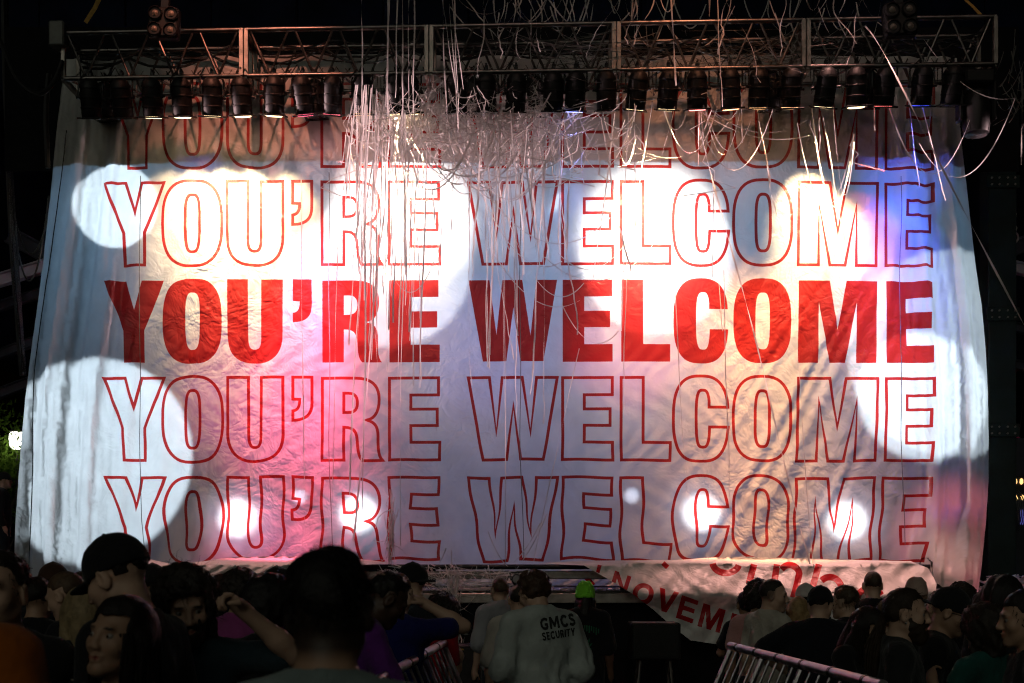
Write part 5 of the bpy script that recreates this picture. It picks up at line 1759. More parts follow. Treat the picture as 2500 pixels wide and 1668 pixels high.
# ------------------------------------------------------------------ the crowd
BLK, CHAR, GREYT = (.012, .012, .014), (.028, .028, .032), (.40, .44, .43)
G1 = 'audience heads far back on the left'
CROWD = [
 dict(s=(806, 1494), d=2.6, yaw=-6, skin='tan', hair='short', haircol=(.008, .006, .006), top=(.20, .25, .25), fine=.0065, strands=1500, strandlen=.018, wave=.6, strandw=.0012, label='tall man seen from behind in the foreground, black hair blocking the banner', seed=1, w=1.0, hs=.98, fade=.9, fadez=-.10),
 dict(s=(-165, 1362), d=2.9, yaw=0, w=1.12, skin='light', top=(.42, .11, .012), label='person in a bright orange shirt cut off by the lower left corner', seed=2, sleeve=.9),
 dict(s=(-6, 1448), d=4.1, yaw=178, skin='light', top=BLK, armL=((-.10, .20, -.17), (-.16, .22, .08)), hands='L', handL=dict(curl=.9, palm=(0, 1, .2)), fine=.0072, label='person at the left edge with a bare forearm raised to the head', seed=3, sleeve=.35, hair='short', bracelet=''),
 dict(s=(284, 1413), d=4.3, yaw=72, head=(0, 24, 0), skin='light', hat='cap', hair='short', haircol=(.014, .01, .008), top=BLK, fine=.0062, label='man in a black baseball cap looking down to the left', seed=4, w=1.12, armR='down'),
 dict(s=(292, 1560), d=3.7, yaw=150, head=(4, -8, -5), skin='tan', female=True, hair='long', hairlen=.34, haircol=(.012, .008, .007), top=BLK, fine=.0048, eyes=True, gaze=(10, 0), mouth=.0012, earring=-1, label='woman with long straight dark hair and a stud earring, lips parted', seed=5, part=.3),
 dict(s=(455, 1482), d=4.7, yaw=206, head=(-6, 16, 6), skin='light', hair='wavy', haircol=(.022, .013, .008), top=(.030, .052, .068), fine=.0052, eyes=True, gaze=(-14, 8), beard=.006, strands=420, strandlen=.11, wave=1.3, strandw=.0016,
      armL=((.17, .22, .02), (-.03, .25, .19)), hands='L', handL=dict(curl=1.0, palm=(1, .3, 0)), sleeve=.8, collar=True, facew=.078, label='man with tousled wavy hair and beard holding a hand by his cheek', seed=6, fringe=.0),
 dict(s=(160, 1456), d=6.6, yaw=78, head=(0, 24, 0), skin='light', hair='buzz', haircol=(.10, .06, .035), top=BLK, fine=.008, label='man with cropped fair hair in profile looking down to the left', seed=7),
 dict(s=(206, 1505), d=5.3, yaw=24, skin='light', female=True, hair='long', hairlen=.16, haircol=(.30, .22, .12), top=(.014, .012, .014), sleeve=1.9, loose=.03, fine=.008, label='blond person seen from behind in a black jacket with a stitched whale outline', seed=8, locks=120),
 dict(s=(45, 1410), d=9.6, yaw=10, skin='light', hair='short', haircol=(.03, .02, .015), top=CHAR, label='far dark-haired head by the left hem of the banner', seed=9),
 dict(s=(128, 1428), d=8.2, yaw=40, skin='light', hat='cap', hatcol=(.06, .03, .02), hair='short', top=BLK, label='person in a brown cap behind the man with cropped fair hair', seed=10),
 dict(s=(198, 1438), d=9.8, yaw=0, skin='tan', hair='short', haircol=(.05, .03, .02), top=CHAR, label='brown-haired head between the fair-haired man and the black baseball cap', seed=11),
 dict(s=(372, 1428), d=8.6, yaw=15, skin='tan', hat='cap', hatcol=(.02, .018, .02), hair='short', top=BLK, label='person in a dark cap between the baseball-cap man and the wavy-haired man', seed=12),
 dict(s=(542, 1440), d=9.8, yaw=-20, skin='tan', hair='buzz', haircol=(.03, .015, .012), top=BLK, label='small round far head just right of the wavy-haired man', seed=13),
 dict(s=(592, 1452), d=7.8, yaw=-30, skin='tan', hair='curly', haircol=(.02, .012, .010), top=(.30, .06, .22), label='person with dark curly hair and a magenta top', seed=14, strands=120, strandlen=.05),
 dict(s=(678, 1436), d=8.4, yaw=-15, skin='light', hat='cap', hatcol=(.018, .016, .016), hair='short', top=BLK, label='person in a round dark cap just left of the foreground man', seed=15),
 dict(s=(660, 1490), d=5.9, yaw=-10, skin='brown', hair='afro', haircol=(.010, .008, .008), top=BLK, label='person with full round black hair at the foreground man\'s shoulder', seed=16),
 dict(s=(946, 1465), d=6.3, yaw=-72, lean=14, head=(0, 22, 0), skin='dark', hair='short', haircol=(.008, .007, .007), top=(.13, .025, .22), armR='rail', armL='rail', hands='R', fine=.0075, beard=.0, stubble=.6, label='man in a purple shirt leaning on the barricade, head bowed', seed=17, sleeve=.85),
 dict(s=(972, 1452), d=7.3, yaw=-28, head=(10, 8, 0), skin='light', hair='buzz', haircol=(.16, .06, .03), top=(.012, .014, .13), armR=((.13, .22, .02), (-.10, .10, .17)), hands='R', handR=dict(curl=.5, palm=(-1, -.5, 0)), fine=.008, label='ginger man in a blue shirt with one hand on his head', seed=18),
 dict(s=(1003, 1424), d=8.9, yaw=62, skin='light', hat='cap_back', hair='short', top=(.030, .032, .04), w=1.1, label='man in a charcoal t-shirt with his cap turned backwards', seed=19, stubble=.5),
 dict(s=(1078, 1500), d=9.1, yaw=-35, lean=18, head=(0, 25, 0), skin='tan', hair='curly', haircol=(.012, .009, .009), top=(.30, .008, .016), label='short person in a red top bent over the end of the barricade', seed=20, armR='phone', hands='R'),
 dict(s=(1219, 1443), d=11.6, yaw=24, skin='light', hair='buzz', haircol=(.06, .035, .02), fade=.6, top=(.30, .30, .33), loose=.034, sleeve=1.0, armband='L', label='security guard in a grey t-shirt with a black armband, back turned', seed=21, armL='down', armR='front', folds=.010, hands='L'),
 dict(s=(1268, 1466), d=9.6, yaw=0, skin='light', hair='short', top=(.45, .42, .38), loose=.03, sleeve=.9, label='person in a pale t-shirt mostly hidden behind the big security guard', seed=22, w=1.1),
 dict(s=(1302, 1448), d=7.9, yaw=17, lean=4, head=(26, 20, 0), skin='light', hair='mop', haircol=(.055, .028, .016), top=GREYT, w=1.14, loose=.030, hs=.98, sleeve=.98, fine=.0065, armL=((.07, -.02, -.27), (.07, .08, -.50)), armR=((.06, -.02, -.27), (.06, .08, -.50)),
      label='heavy security guard in a grey t-shirt printed GMCS SECURITY on the back', seed=23, strands=260, strandlen=.035, wave=1.0, folds=.015, strandw=.0014, base=.016),
 dict(s=(1429, 1457), d=11.4, yaw=-6, skin='brown', hat='beanie', hatcol=(.20, .62, .04), hair='long', hairlen=.16, haircol=(.01, .008, .008), top=BLK, loose=.03, label='person in a lime green beanie and black t-shirt with green print', seed=24, sleeve=.95, fine=.008, hairf=.005),
 dict(s=(1889, 1455), d=9.3, yaw=-62, head=(-46, 6, 0), skin='light', hair='buzz', haircol=(.02, .013, .01), fade=.7, stubble=.6, eyes=True, top=(.50, .46, .40), fine=.0075, label='man in a white t-shirt with cropped hair looking to the right', seed=25, loose=.022, armR='rail', hands='R'),
 dict(s=(1851, 1462), d=10.0, yaw=-12, skin='tan', hair='curly', haircol=(.012, .009, .009), top=(.50, .26, .25), label='person in a pink shirt beside the man in the white t-shirt', seed=26),
 dict(s=(1822, 1478), d=10.6, yaw=0, skin='tan', hair='bun', haircol=(.01, .008, .008), top=BLK, female=True, armR='rail', armL='rail', hands='L', label='dark-haired person at the far end of the right barricade, hands on the rail', seed=27),
 dict(s=(2003, 1478), d=8.6, yaw=-14, lean=6, hat='cap', hair='short', haircol=(.014, .01, .008), skin='light', top=(.011, .012, .017), w=1.42, loose=.022, armL=((.22, .10, -.13), (.02, .28, -.26)), hands='L', sleeve=.8, label='large man in a black cap and t-shirt leaning an elbow on the barricade', seed=28, armR='front', head=(-10, 4, 0)),
 dict(s=(2060, 1472), d=9.3, yaw=42, head=(8, 6, 0), skin='light', hair='flat', haircol=(.07, .045, .025), fade=.5, top=BLK, strands=260, strandlen=.04, wave=.3, label='man with spiky brown hair and shaved sides behind the large man', seed=29),
 dict(s=(2130, 1430), d=11.2, yaw=-4, skin='light', hair='buzz', haircol=(.05, .03, .02), top=BLK, w=1.1, label='man with close-cropped hair standing against the fallen banner', seed=30),
 dict(s=(2237, 1452), d=10.4, yaw=-20, skin='light', hat='beanie', hatcol=(.40, .28, .24), hair='short', top=CHAR, label='person in a pale knitted cap near the right hem of the banner', seed=31),
 dict(s=(2214, 1500), d=6.1, yaw=-104, head=(-4, 4, 0), skin='light', hair='tied', pony=.36, haircol=(.03, .018, .011), beard=.016, eyes=True, earring=1, top=(.020, .021, .022), vneck=True, fine=.006, label='bearded man with very long hair and a dark v-neck looking right', seed=32, fringe=.012),
 dict(s=(2120, 1534), d=7.2, yaw=-142, head=(0, 32, 0), skin='tan', female=True, hair='long', hairlen=.26, haircol=(.012, .009, .008), top=BLK, fine=.0078, label='woman with dark hair looking down between the cap man and the bearded man', seed=33, armR='phone', hands='R', armL='front'),
 dict(s=(2322, 1496), d=6.7, yaw=-116, head=(0, 20, 0), skin='tan', hat='cap_back', hair='short', haircol=(.012, .01, .01), glasses=True, eyes=True, stubble=.4, top=(.012, .012, .013), fine=.0065, label='man in a backwards black cap and glasses looking down', seed=34),
 dict(s=(2400, 1540), d=6.3, yaw=24, skin='tan', female=True, hair='wavy', hairlen=.19, haircol=(.022, .014, .010), top=(.015, .085, .075), sleeve=.25, fine=.0075, armL=((.10, .10, -.26), (.0, .26, -.10)), hands='L', strands=260, strandlen=.10, wave=1.2, label='woman with full wavy hair and a teal top beside the glasses man', seed=35),
 dict(s=(2497, 1512), d=5.5, yaw=82, head=(0, 6, 0), skin='tan', hair='tied', haircol=(.012, .009, .008), top=BLK, fine=.0065, eyes=True, stubble=.3, label='person with tied-back hair in profile at the right edge facing left', seed=36),
 dict(s=(2346, 1468), d=10.2, yaw=0, skin='tan', hair='curly', haircol=(.02, .012, .01), top=BLK, label='far curly head behind the glasses man by the banner corner', seed=37),
 dict(s=(2402, 1484), d=9.2, yaw=-30, skin='light', hair='short', haircol=(.02, .014, .012), top=CHAR, label='far dark head right of the banner corner below the stage deck', seed=38),
 dict(s=(1950, 1496), d=9.5, yaw=-20, skin='light', female=True, hair='long', hairlen=.22, haircol=(.34, .22, .10), top=BLK, label='blond woman half hidden behind the large man in the black cap', seed=39),
 dict(s=(1966, 1462), d=10.8, yaw=0, skin='light', hat='cap', hatcol=(.5, .47, .45), hair='short', top=CHAR, label='person in a white cap just left of the large man\'s black cap', seed=40),
 dict(s=(2166, 1508), d=8.4, yaw=-10, skin='light', hair='bun', haircol=(.16, .10, .05), top=BLK, female=True, label='woman with light brown tied-up hair left of the bearded man', seed=41),
 dict(s=(2290, 1486), d=8.8, yaw=20, skin='tan', hair='short', haircol=(.015, .01, .01), top=BLK, label='dark head between the bearded man and the glasses man', seed=42),
 dict(s=(2450, 1470), d=8.0, yaw=-40, skin='brown', hair='afro', haircol=(.01, .008, .008), top=BLK, label='round dark head under the open stage deck at the right', seed=43),
 dict(s=(95, 1462), d=7.4, yaw=-10, skin='tan', hair='short', haircol=(.015, .01, .01), top=BLK, label='dark head between the raised forearm and the fair-haired man', seed=44),
 dict(s=(330, 1446), d=9.0, yaw=0, skin='light', hair='short', haircol=(.04, .025, .02), top=BLK, label='far head peeking out right behind the black baseball cap', seed=45),
 dict(s=(624, 1462), d=9.4, yaw=20, skin='light', hair='short', haircol=(.02, .012, .01), top=CHAR, label='far head between the curly-haired person and the round dark cap', seed=46),
 dict(s=(12, 1174), d=20.0, yaw=-74, floor=DECK_Z, skin='light', hat='cap', hatcol=(.03, .03, .035), hair='short', top=(.018, .018, .022), sleeve=1.9, label='stagehand in a cap standing on the stage at the left edge', seed=47, full=True),
 dict(s=(2432, 1152), d=16.4, yaw=-86, lean=14, head=(0, 14, 0), floor=DECK_Z, skin='light', hat='cap', hatcol=(.014, .022, .02), hair='short', top=(.014, .015, .017), sleeve=1.9, armR='phone', armL='front', hands='RL', label='stagehand on the right of the stage bent over a coil of cable', seed=48, full=True),
]
for c in CROWD:
    build_person(c)
BYL = {c['seed']: c for c in CROWD}

def decal(spec, polys, name, m, dirv=(0, 1, 0), start=-.8, lift=.004):
    """flat print: polys = [(verts2d, faces)] in the local x,z plane of the figure, laid on the shirt"""
    V, Q, obj = spec['_shirt']
    tree = BVHTree.FromPolygons([tuple(v) for v in V], [tuple(q) for q in Q])
    d = Vector(dirv)
    vs, fs = polys
    out = []
    for x, z in vs:
        h = tree.ray_cast(Vector((x, start * d.y, z)), d)
        p = h[0] if h[0] is not None else Vector((x, -.12, z))
        out.append(tuple(p - d * lift))
    me = bpy.data.meshes.new(name); me.from_pydata(out, [], fs); me.update()
    return link(name, me, m, obj)

M_PRINT = mat('black_shirt_print', (.012, .014, .014), .8, noise=.3, nscale=40)
gd = BYL[23]
def unit(ch):
    """heavy lettering, unit height, y down"""
    extra = {'I': [[(0, 0), (.26, 0), (.26, 1), (0, 1)]],
             'T': [[(0, 0), (.78, 0), (.78, .2), (.52, .2), (.52, 1), (.26, 1), (.26, .2), (0, .2)]],
             'S': [stroke([(.66, .22), (.52, .11), (.32, .10), (.16, .18), (.15, .32), (.27, .43), (.47, .52), (.60, .63), (.60, .78), (.45, .89), (.25, .89), (.06, .76)], .23)],
             'G': [stroke([(.80, .24), (.66, .12), (.46, .10), (.26, .18), (.14, .38), (.14, .62), (.26, .82), (.46, .90), (.66, .87), (.74, .78), (.74, .56), (.50, .56)], .23)],
             'C': [stroke([(.76, .24), (.62, .12), (.44, .10), (.26, .18), (.14, .38), (.14, .62), (.26, .82), (.44, .90), (.62, .88), (.78, .74)], .24)],
             'M': [[(0, 0), (.26, 0), (.52, .52), (.78, 0), (1.04, 0), (1.04, 1), (.81, 1), (.81, .42), (.60, .86), (.44, .86), (.23, .42), (.23, 1), (0, 1)]],
             'E': [[(0, 0), (.62, 0), (.62, .19), (.25, .19), (.25, .39), (.56, .39), (.56, .58), (.25, .58), (.25, .81), (.64, .81), (.64, 1), (0, 1)]],
             'U': [stroke([(.12, 0), (.12, .62), (.20, .82), (.38, .89), (.56, .82), (.64, .62), (.64, 0)], .23)],
             'Y': [[(0, 0), (.27, 0), (.41, .36), (.55, 0), (.82, 0), (.54, .60), (.54, 1), (.28, 1), (.28, .60)]],
             'R': [[(0, 0), (.46, 0), (.66, .10), (.70, .30), (.58, .50), (.78, 1), (.50, 1), (.36, .60), (.25, .60), (.25, 1), (0, 1)], [(.25, .19), (.40, .19), (.46, .26), (.46, .34), (.40, .42), (.25, .42)]]}
    return extra[ch]
for txt, tw, th, x0, z0 in (('GMCS', .235, .074, -.075, -.150), ('SECURITY', .225, .048, -.066, -.236)):
    x, loops = 0.0, []
    for ch in txt:
        u = unit(ch)
        wch = max(p[0] for l in u for p in l)
        loops.append([[(p[0] + x, p[1]) for p in l] for l in u])
        x += wch + .13
    k = tw / (x - .13) / gd['_s']; kz = th / gd['_s']
    hcz = gd['_hc'][2]
    ca, sa = math.cos(R(7)), math.sin(R(7))
    vs, fs = [], []
    for ls in loops:
        ls2 = [resample([(p[0] * k, -p[1] * kz) for p in l], .010) for l in ls]
        pts, ed = [], []
        for l in ls2:
            b0 = len(pts); pts += l; ed += [(b0 + i, b0 + (i + 1) % len(l)) for i in range(len(l))]
        A = np.array(pts); lo_, hi_ = A.min(0), A.max(0)
        gx, gy = np.meshgrid(np.arange(lo_[0] + .005, hi_[0], .011), np.arange(lo_[1] + .005, hi_[1], .011))
        pts += [(a_ + random.uniform(-.001, .001), b_ + random.uniform(-.001, .001)) for a_, b_ in zip(gx.ravel(), gy.ravel())]
        rr = delaunay_2d_cdt([Vector(p) for p in pts], ed, [], 0, 1e-6, False)
        V2 = np.array([(v.x, v.y) for v in rr[0]]); F2 = np.array([list(f) for f in rr[2]])
        F2 = F2[inside(V2[F2].mean(1), ls2)]
        b0 = len(vs)
        vs += [(gd['_hc'][0] + x0 + .055 + p[0] * ca - p[1] * sa, hcz + z0 + p[0] * sa + p[1] * ca) for p in V2]
        fs += [tuple(b0 + i for i in f) for f in F2.tolist()]
    decal(gd, (vs, fs), 'lettering', M_PRINT)
# green print on the beanie wearer's back: fan of leaf blades under an arch of bars
M_GREEN = mat('green_shirt_print', (.010, .12, .055), .8, noise=.4, nscale=30)
bn = BYL[24]
vs, fs = [], []
def blade(cx, cz, a, ln, w_):
    b = len(vs); n = 6
    for i in range(n + 1):
        t = i / n
        ww = w_ * math.sin(math.pi * min(max(t, .04), .97)) 
        x, z = cx + math.sin(a) * ln * t, cz + math.cos(a) * ln * t
        vs.extend([(x - math.cos(a) * ww, z + math.sin(a) * ww), (x + math.cos(a) * ww, z - math.sin(a) * ww)])
    fs.extend([(b + 2 * i, b + 2 * i + 1, b + 2 * i + 3, b + 2 * i + 2) for i in range(n)])
hz_ = bn['_hc'][2]
for a, ln in ((-75, .07), (-48, .10), (-24, .13), (0, .15), (24, .13), (48, .10), (75, .07)):
    blade(.0, hz_ - .50, R(a), ln, .012)
for i in range(13):
    t = i / 12 * 2 - 1
    x = t * .13; z = hz_ - .265 - .035 * t * t
    b = len(vs)
    h = .045 + .012 * ((i * 7) % 3)
    vs.extend([(x - .006, z - h), (x + .006, z - h), (x + .006, z), (x - .006, z)]); fs.append((b, b + 1, b + 2, b + 3))
decal(bn, (vs, fs), 'print', M_GREEN)
# stitched whale outline on the jacket
wh = BYL[8]
hx, hz_ = wh['_hc'][0], wh['_hc'][2]
pts = [(-.20, -.16), (-.17, -.125), (-.12, -.12), (-.085, -.135), (-.075, -.165), (-.055, -.17), (-.035, -.145), (-.045, -.125), (-.01, -.128), (.035, -.14), (.015, -.155), (-.015, -.16), (-.045, -.20), (-.10, -.225), (-.16, -.222), (-.205, -.225), (-.20, -.16)]
vs, fs = [], []
P = [Vector(p) for p in pts]
for i in range(len(P) - 1):
    a, b_ = P[i], P[i + 1]
    n = Vector((-(b_ - a).y, (b_ - a).x)).normalized() * .0022
    for j in range(4):
        p, q = a.lerp(b_, j / 4), a.lerp(b_, (j + .86) / 4)
        b = len(vs)
        vs.extend([(hx + .02 + v.x * 1.15, hz_ - .07 + v.y * 1.15) for v in (p - n, q - n, q + n, p + n)]); fs.append((b, b + 1, b + 2, b + 3))
decal(wh, (vs, fs), 'stitched_outline', mat('stitch_thread', (.42, .36, .28), .8))
# green hem panel on the purple shirt
pu = BYL[17]

# coil of cable in the stagehand's hand
sg = BYL[48]
m = MB()
c = Vector(sg['_root'].location) + Matrix.Rotation(R(sg['yaw']), 3, 'Z') @ Vector(tuple(sg['_arms']['R'][2] * sg['_s'])) + Vector((0, 0, -.18))
for k in range(6):
    rr = .16 + .012 * k
    m.tube([c + Vector((rr * .55 * math.cos(a) + .01 * k, -.02 * k + .04 * math.sin(a), (rr + .05) * math.sin(a))) for a in [2 * math.pi * i / 22 for i in range(23)]], .008, 6)
tag(m.build('cable_coil', M_CABLE, None, True), 'coil of black cable held by the stagehand on the right', 'cable')

# ------------------------------------------------------------------ crowd barricades
M_GALV = mat('galvanised_steel', (.50, .48, .50), .34, 1.0, noise=.3, nscale=9, bump=.15, bscale=50)
def barricade(a, b, h, tilt, label, nb=15, nsec=2):
    """a, b: ground points below the top rail; the bars slope out by tilt at the foot"""
    a, b = Vector(a), Vector(b)
    r = empty('crowd_barricade', a); tag(r, label, 'barricade', 'steel barricades along the pit lane')
    L = b - a
    T = lambda t, z: L * t + Vector((tilt * (1 - z / h), 0, z))
    MB().tube([T(-.02, h), T(1.02, h)], .027, 12).build('top_rail', M_GALV, r, True)
    MB().tube([T(0, .12), T(1, .12)], .018, 10).build('bottom_rail', M_GALV, r, True)
    for i in range(nb + 1):
        t = i / nb
        MB().tube([T(t, .12), T(t, h - .03)], .0085 if i % 5 else .02, 8).build('bar', M_GALV, r, True)
        if i % 3 == 1:
            MB().tube([T(t - .006, h), T(t + .006, h)], .030, 12).build('sleeve_joint', M_STEEL, r, True)
    for t in (.02, .5, .98):
        MB().box(T(t, .03) , (.5, .06, .06), bev=.01).build('foot', M_GALV, r)
    return r
def ground_pt(sx, sy, d): 
    p = atS(sx, sy, d); return Vector((p.x, p.y, 0)), p.z
pa, za = ground_pt(862, 1648, 4.9); pb, zb_ = ground_pt(1078, 1588, 8.6)
BH = 1.20
pa, za = ground_pt(868, 1660, 5.2); pb, zb_ = ground_pt(1082, 1590, 8.8)
barricade(pa, pb, (za + zb_) / 2, .52, 'steel barricade left of the security guards, bars sloping outwards', 15)
pa2, za2 = ground_pt(1788, 1577, 8.9); pb2, zb2 = ground_pt(2145, 1672, 5.9)
barricade(pa2, pb2, (za2 + zb2) / 2, -.52, 'steel barricade on the right with the cap man leaning on it', 17)

# ------------------------------------------------------------------ things in the pit and on the stage
def speaker_box(c, size, label, legs=False):
    r = empty('monitor_speaker', (c[0], c[1], 0)); tag(r, label, 'speaker')
    z = c[2]
    MB().box((0, 0, z - size[2] / 2), size, bev=.012).build('cabinet', M_BLK, r)
    MB().box((0, -size[1] / 2 - .006, z - size[2] / 2), (size[0] * .9, .012, size[2] * .86), bev=.003).build('grille', mat('speaker_grille', (.02, .02, .02), .6, .3, noise=.3, nscale=60, bump=.8, bscale=220), r)
    if legs:
        for sx in (-1, 1):
            for sy in (-1, 1):
                MB().tube([(sx * size[0] * .3, sy * size[1] * .3, z - size[2]), (sx * size[0] * .5, sy * size[1] * .5, 0)], .014, 8).build('leg', M_ALUD, r, True)
    else:
        MB().box((0, 0, (z - size[2]) / 2), (size[0] * .96, size[1] * .94, z - size[2]), bev=.012).build('lower_cabinet', M_BLK, r)
    return r
p = at(1500, 1428, 11.9); speaker_box((p.x, p.y, p.z), (.45, .42, .34), 'black monitor box on legs before the fallen banner', True)
p = at(1066, 1478, 12.3); speaker_box((p.x, p.y, p.z), (.40, .40, .46), 'black case at the foot of the stage beside the hanging streamers')
MB().box((p.x - .03, p.y - .21, p.z - .04), (.06, .006, .014)).build('case_label', mat('yellow_tape', (.5, .3, .02), .6))
bpy.data.objects['case_label'].parent = [o for o in bpy.data.objects if o.name.startswith('monitor_speaker')][-1]
bpy.data.objects['case_label'].location = (-p.x, -p.y, 0)
# small black spot lamp knotted into the streamers on the rail
r = empty('small_spotlight', at(1186, 1332, 13.0)); tag(r, 'small round black spotlight caught in streamers on the rail', 'stage light')
MB().lathe([(.03, -.06), (.05, -.05), (.055, 0), (.055, .05), (.045, .06)], 16, M=Matrix.Rotation(R(80), 3, 'X')).build('body', M_BLK, r, True)
MB().lathe([(.042, .061), (.02, .064), (0, .065)], 16, M=Matrix.Rotation(R(80), 3, 'X')).build('lens', mat('dark_lens', (.05, .05, .055), .12), r, True)
MB().tube([(-.06, 0, 0), (-.06, 0, .08), (.06, 0, .08), (.06, 0, 0)], .006, 6).build('bracket', M_STEEL, r)

# stack of dark flight cases behind the stagehand, rubbish on the deck
M_CASE = mat('case_laminate', (.014, .017, .028), .5, noise=.3, nscale=6)
for (px, py, d, sz, lab) in ((2325, 1010, 17.6, (.85, .6, 1.55), 'tall dark equipment rack behind the stagehand on the right'), (2350, 1150, 17.2, (.55, .5, .75), 'low dark rack with a violet display at the right edge')):
    t = at(px, py, d)
    r = empty('equipment_rack', (t.x, t.y, DECK_Z)); tag(r, lab, 'rack')
    h = t.z - DECK_Z
    MB().box((0, 0, h / 2), (sz[0], sz[1], h), bev=.015).build('case', M_CASE, r)
    for sx in (-1, 1):
        MB().box((sx * sz[0] / 2, -sz[1] / 2, h / 2), (.03, .03, h - .02), bev=.004).build('edge_strip', M_ALUD, r)
    if 'violet' in lab:
        MB().box((-.10, -sz[1] / 2 - .01, h * .80), (.10, .02, .20), bev=.003).build('display', mat('violet_display', (.02, .02, .05), .3, emit=(.12, .12, .55), estr=.5), r)
# amber lamps at the right edge
for (px, py) in ((2339, 1128), (2343, 1262)):
    t = at(px, py, 17.0)
    r = empty('amber_lamp_bar', (t.x, t.y, t.z)); tag(r, 'amber lamp cluster at the right edge, %s of the two' % ('upper' if py < 1200 else 'lower'), 'stage light')
    MB().box((.02, .05, 0), (.22, .06, .42), bev=.01).build('housing', M_BLK, r)
    for i, (dx, dz) in enumerate(((-.05, .12), (.03, .12), (-.04, -.10), (.04, -.10))):
        MB().lathe([(.0001, -.03), (.016, -.02), (.024, 0), (.020, .035), (.012, .05), (.0001, .055)], 12, (dx, 0, dz)).build('bulb', mat('amber_bulb', (.4, .2, .05), .3, emit=(1.0, .62, .22), estr=1.6), r, True)
# crumpled paper on the deck
m = MB()
rp = random.Random(3)
for i in range(60):
    c = at(rp.uniform(2285, 2350), 1345, 14.6); c.z = DECK_Z + rp.uniform(0.0, .10); c.y = rp.uniform(13.7, 15.4)
    P = [c]
    v = Vector((rp.gauss(0, 1), rp.gauss(0, 1), .1))
    for k in range(6):
        v = (v + Vector((rp.gauss(0, .6), rp.gauss(0, .6), rp.gauss(0, .2)))).normalized()
        q = P[-1] + v * .06; q.z = min(max(q.z, DECK_Z + .01), DECK_Z + .14)
        P.append(q)
    m.ribbon(P, rp.uniform(.01, .05), rp.uniform(-3, 3))
tag(m.build('paper_litter', M_PAPER, None, True), 'crumpled streamers and paper lying on the stage deck at the right', 'litter', None, 'stuff')

# pink flamingo hung behind the right edge of the banner
fc = at(2312, 1012, 18.0)
r = empty('toy_flamingo', fc); tag(r, 'bright pink inflatable flamingo hanging right of the banner', 'toy')
M_PINK = mat('pink_vinyl', (.65, .02, .16), .35, noise=.15, nscale=12)
f = Field(np.arange(-.2, .2, .008), np.arange(-.09, .09, .008), np.arange(-.14, .12, .008))
f.ell((.07, 0, 0), (.085, .055, .05), rotm('Y', 18), .02)
f.ell((.13, 0, .03), (.05, .03, .022), rotm('Y', -20), .02)
for a, b in (((.02, 0, -.03), (-.02, 0, -.05)), ((-.02, 0, -.05), (-.06, 0, -.02)), ((-.06, 0, -.02), (-.10, 0, .015)), ((-.10, 0, .015), (-.125, 0, .02))):
    f.rc(a, b, .022, .02, .012)
f.ell((-.135, 0, .02), (.026, .022, .022), None, .01)
v, q = f.mesh(); link('body', mesh_np('body', v, q), M_PINK, r)
MB().tube([(-.15, 0, .015), (-.168, 0, .0), (-.172, 0, -.022)], [.013, .010, .003], 8).build('beak', mat('beak_yellow', (.5, .35, .2), .5), r, True)
MB().tube([(.16, 0, .04), (.20, .02, .3), (.26, .05, .8)], .004, 5).build('cord', M_CABLE, r, True)
# rigging shackle on the right brace
r = empty('shackle', at(2330, 545, 16.0)); tag(r, 'steel shackle and hook hanging right of the banner', 'shackle')
MB().tube([(.035 * math.cos(a), 0, .06 * math.sin(a)) for a in [2 * math.pi * i / 14 for i in range(15)]], .012, 7).build('ring', M_ALUD, r, True)
MB().tube([(0, 0, .06), (.02, 0, .12), (-.01, 0, .16), (.01, 0, .30)], .009, 6).build('hook', M_ALUD, r, True)

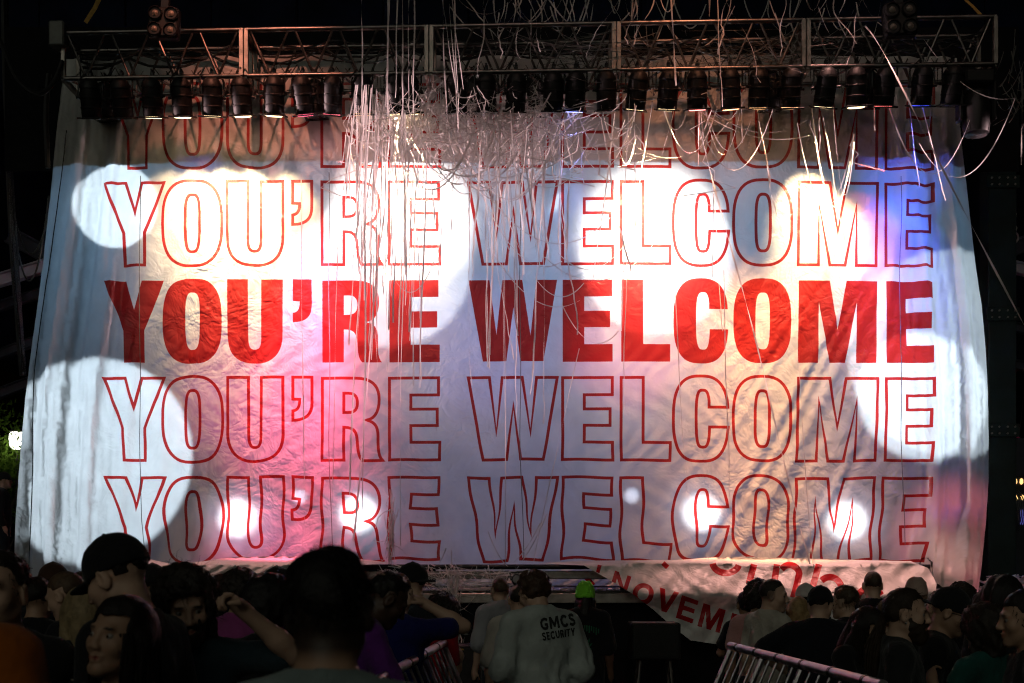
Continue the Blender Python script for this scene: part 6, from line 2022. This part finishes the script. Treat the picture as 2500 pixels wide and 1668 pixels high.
# ------------------------------------------------------------------ park lamp and tree seen past the left hem
lp = at(40, 1008, 38.0)
r = empty('park_lamp', (lp.x, lp.y, 0)); tag(r, 'glowing white park lantern on a pole at the left edge', 'street lamp')
MB().tube([(0, 0, 0), (0, 0, .4), (0, 0, lp.z - .32)], [.16, .08, .055], 12).build('pole', M_STEEL, r, True)
MB().lathe([(.12, -.30), (.20, -.22), (.235, -.05), (.23, .12), (.19, .19)], 20, (0, 0, lp.z)).build('globe', mat('lit_globe', (.8, .8, .75), .4, emit=(1.0, .97, .86), estr=6.0), r, True)
MB().lathe([(.20, .19), (.24, .21), (.15, .30), (.03, .36)], 20, (0, 0, lp.z)).build('cap', M_STEEL, r, True)
ld = bpy.data.lights.new('park_lamp_light', 'POINT'); ld.energy = 18; ld.color = (1, .93, .7); ld.shadow_soft_size = .25
lo = bpy.data.objects.new('park_lamp_light', ld); COL.objects.link(lo); lo.location = (0, -.45, lp.z - .2); lo.parent = r
def tree(base, h, crown_c, cr, n, label, seed):
    rt = random.Random(seed)
    r = empty('park_tree', base); tag(r, label, 'tree', 'trees behind the stage on the left')
    m = MB(); m.tube([(0, 0, 0), (.1, 0, h * .35), (.0, .1, h * .7)], [.28, .2, .1], 10)
    for k in range(9):
        a = rt.uniform(0, 6.28); z0 = h * rt.uniform(.3, .65)
        e = Vector((math.cos(a) * cr[0] * .8, math.sin(a) * cr[1] * .8, z0 + rt.uniform(.3, 1.2)))
        m.tube([(0, 0, z0), e * .5 + Vector((0, 0, z0 * .4)), e], [.07, .045, .015], 6)
    m.build('trunk', mat('bark', (.05, .035, .025), .9, noise=.3), r, True)
    V, F = [], []
    cl = [(Vector((rt.gauss(0, .55) * cr[0], rt.gauss(0, .55) * cr[1], crown_c + rt.gauss(0, .5) * cr[2])), rt.uniform(.3, .7)) for _ in range(46)]
    for i in range(n):
        c, s_ = rt.choice(cl)
        p = c + Vector((rt.gauss(0, s_), rt.gauss(0, s_), rt.gauss(0, s_ * .8)))
        M = Euler((rt.uniform(0, 6), rt.uniform(0, 6), rt.uniform(0, 6))).to_matrix()
        l_ = rt.uniform(.05, .10)
        b = len(V)
        V += [tuple(p + M @ Vector(v)) for v in ((-l_, 0, 0), (0, -l_ * .45, .01), (l_, 0, 0), (0, l_ * .45, .01))]
        F.append((b, b + 1, b + 2, b + 3))
    mm = bpy.data.materials.get('leaf_green')
    if mm is None:
        mm = paper_mat('leaf_green', (.06, .11, .015))
    link('crown', mesh_np('crown', V, F, False), mm, r)
t = at(-6, 1075, 37.0); tree((t.x - .4, t.y + 1.0, 0), 5.6, 4.6, (1.2, 1.0, 1.0), 5200, 'park tree lit yellow-green by the lantern', 4)
t = at(95, 1075, 43.0); tree((t.x, t.y + 2.0, 0), 6.0, 4.6, (1.6, 1.2, 1.5), 4200, 'darker park tree behind the lantern pole', 6)
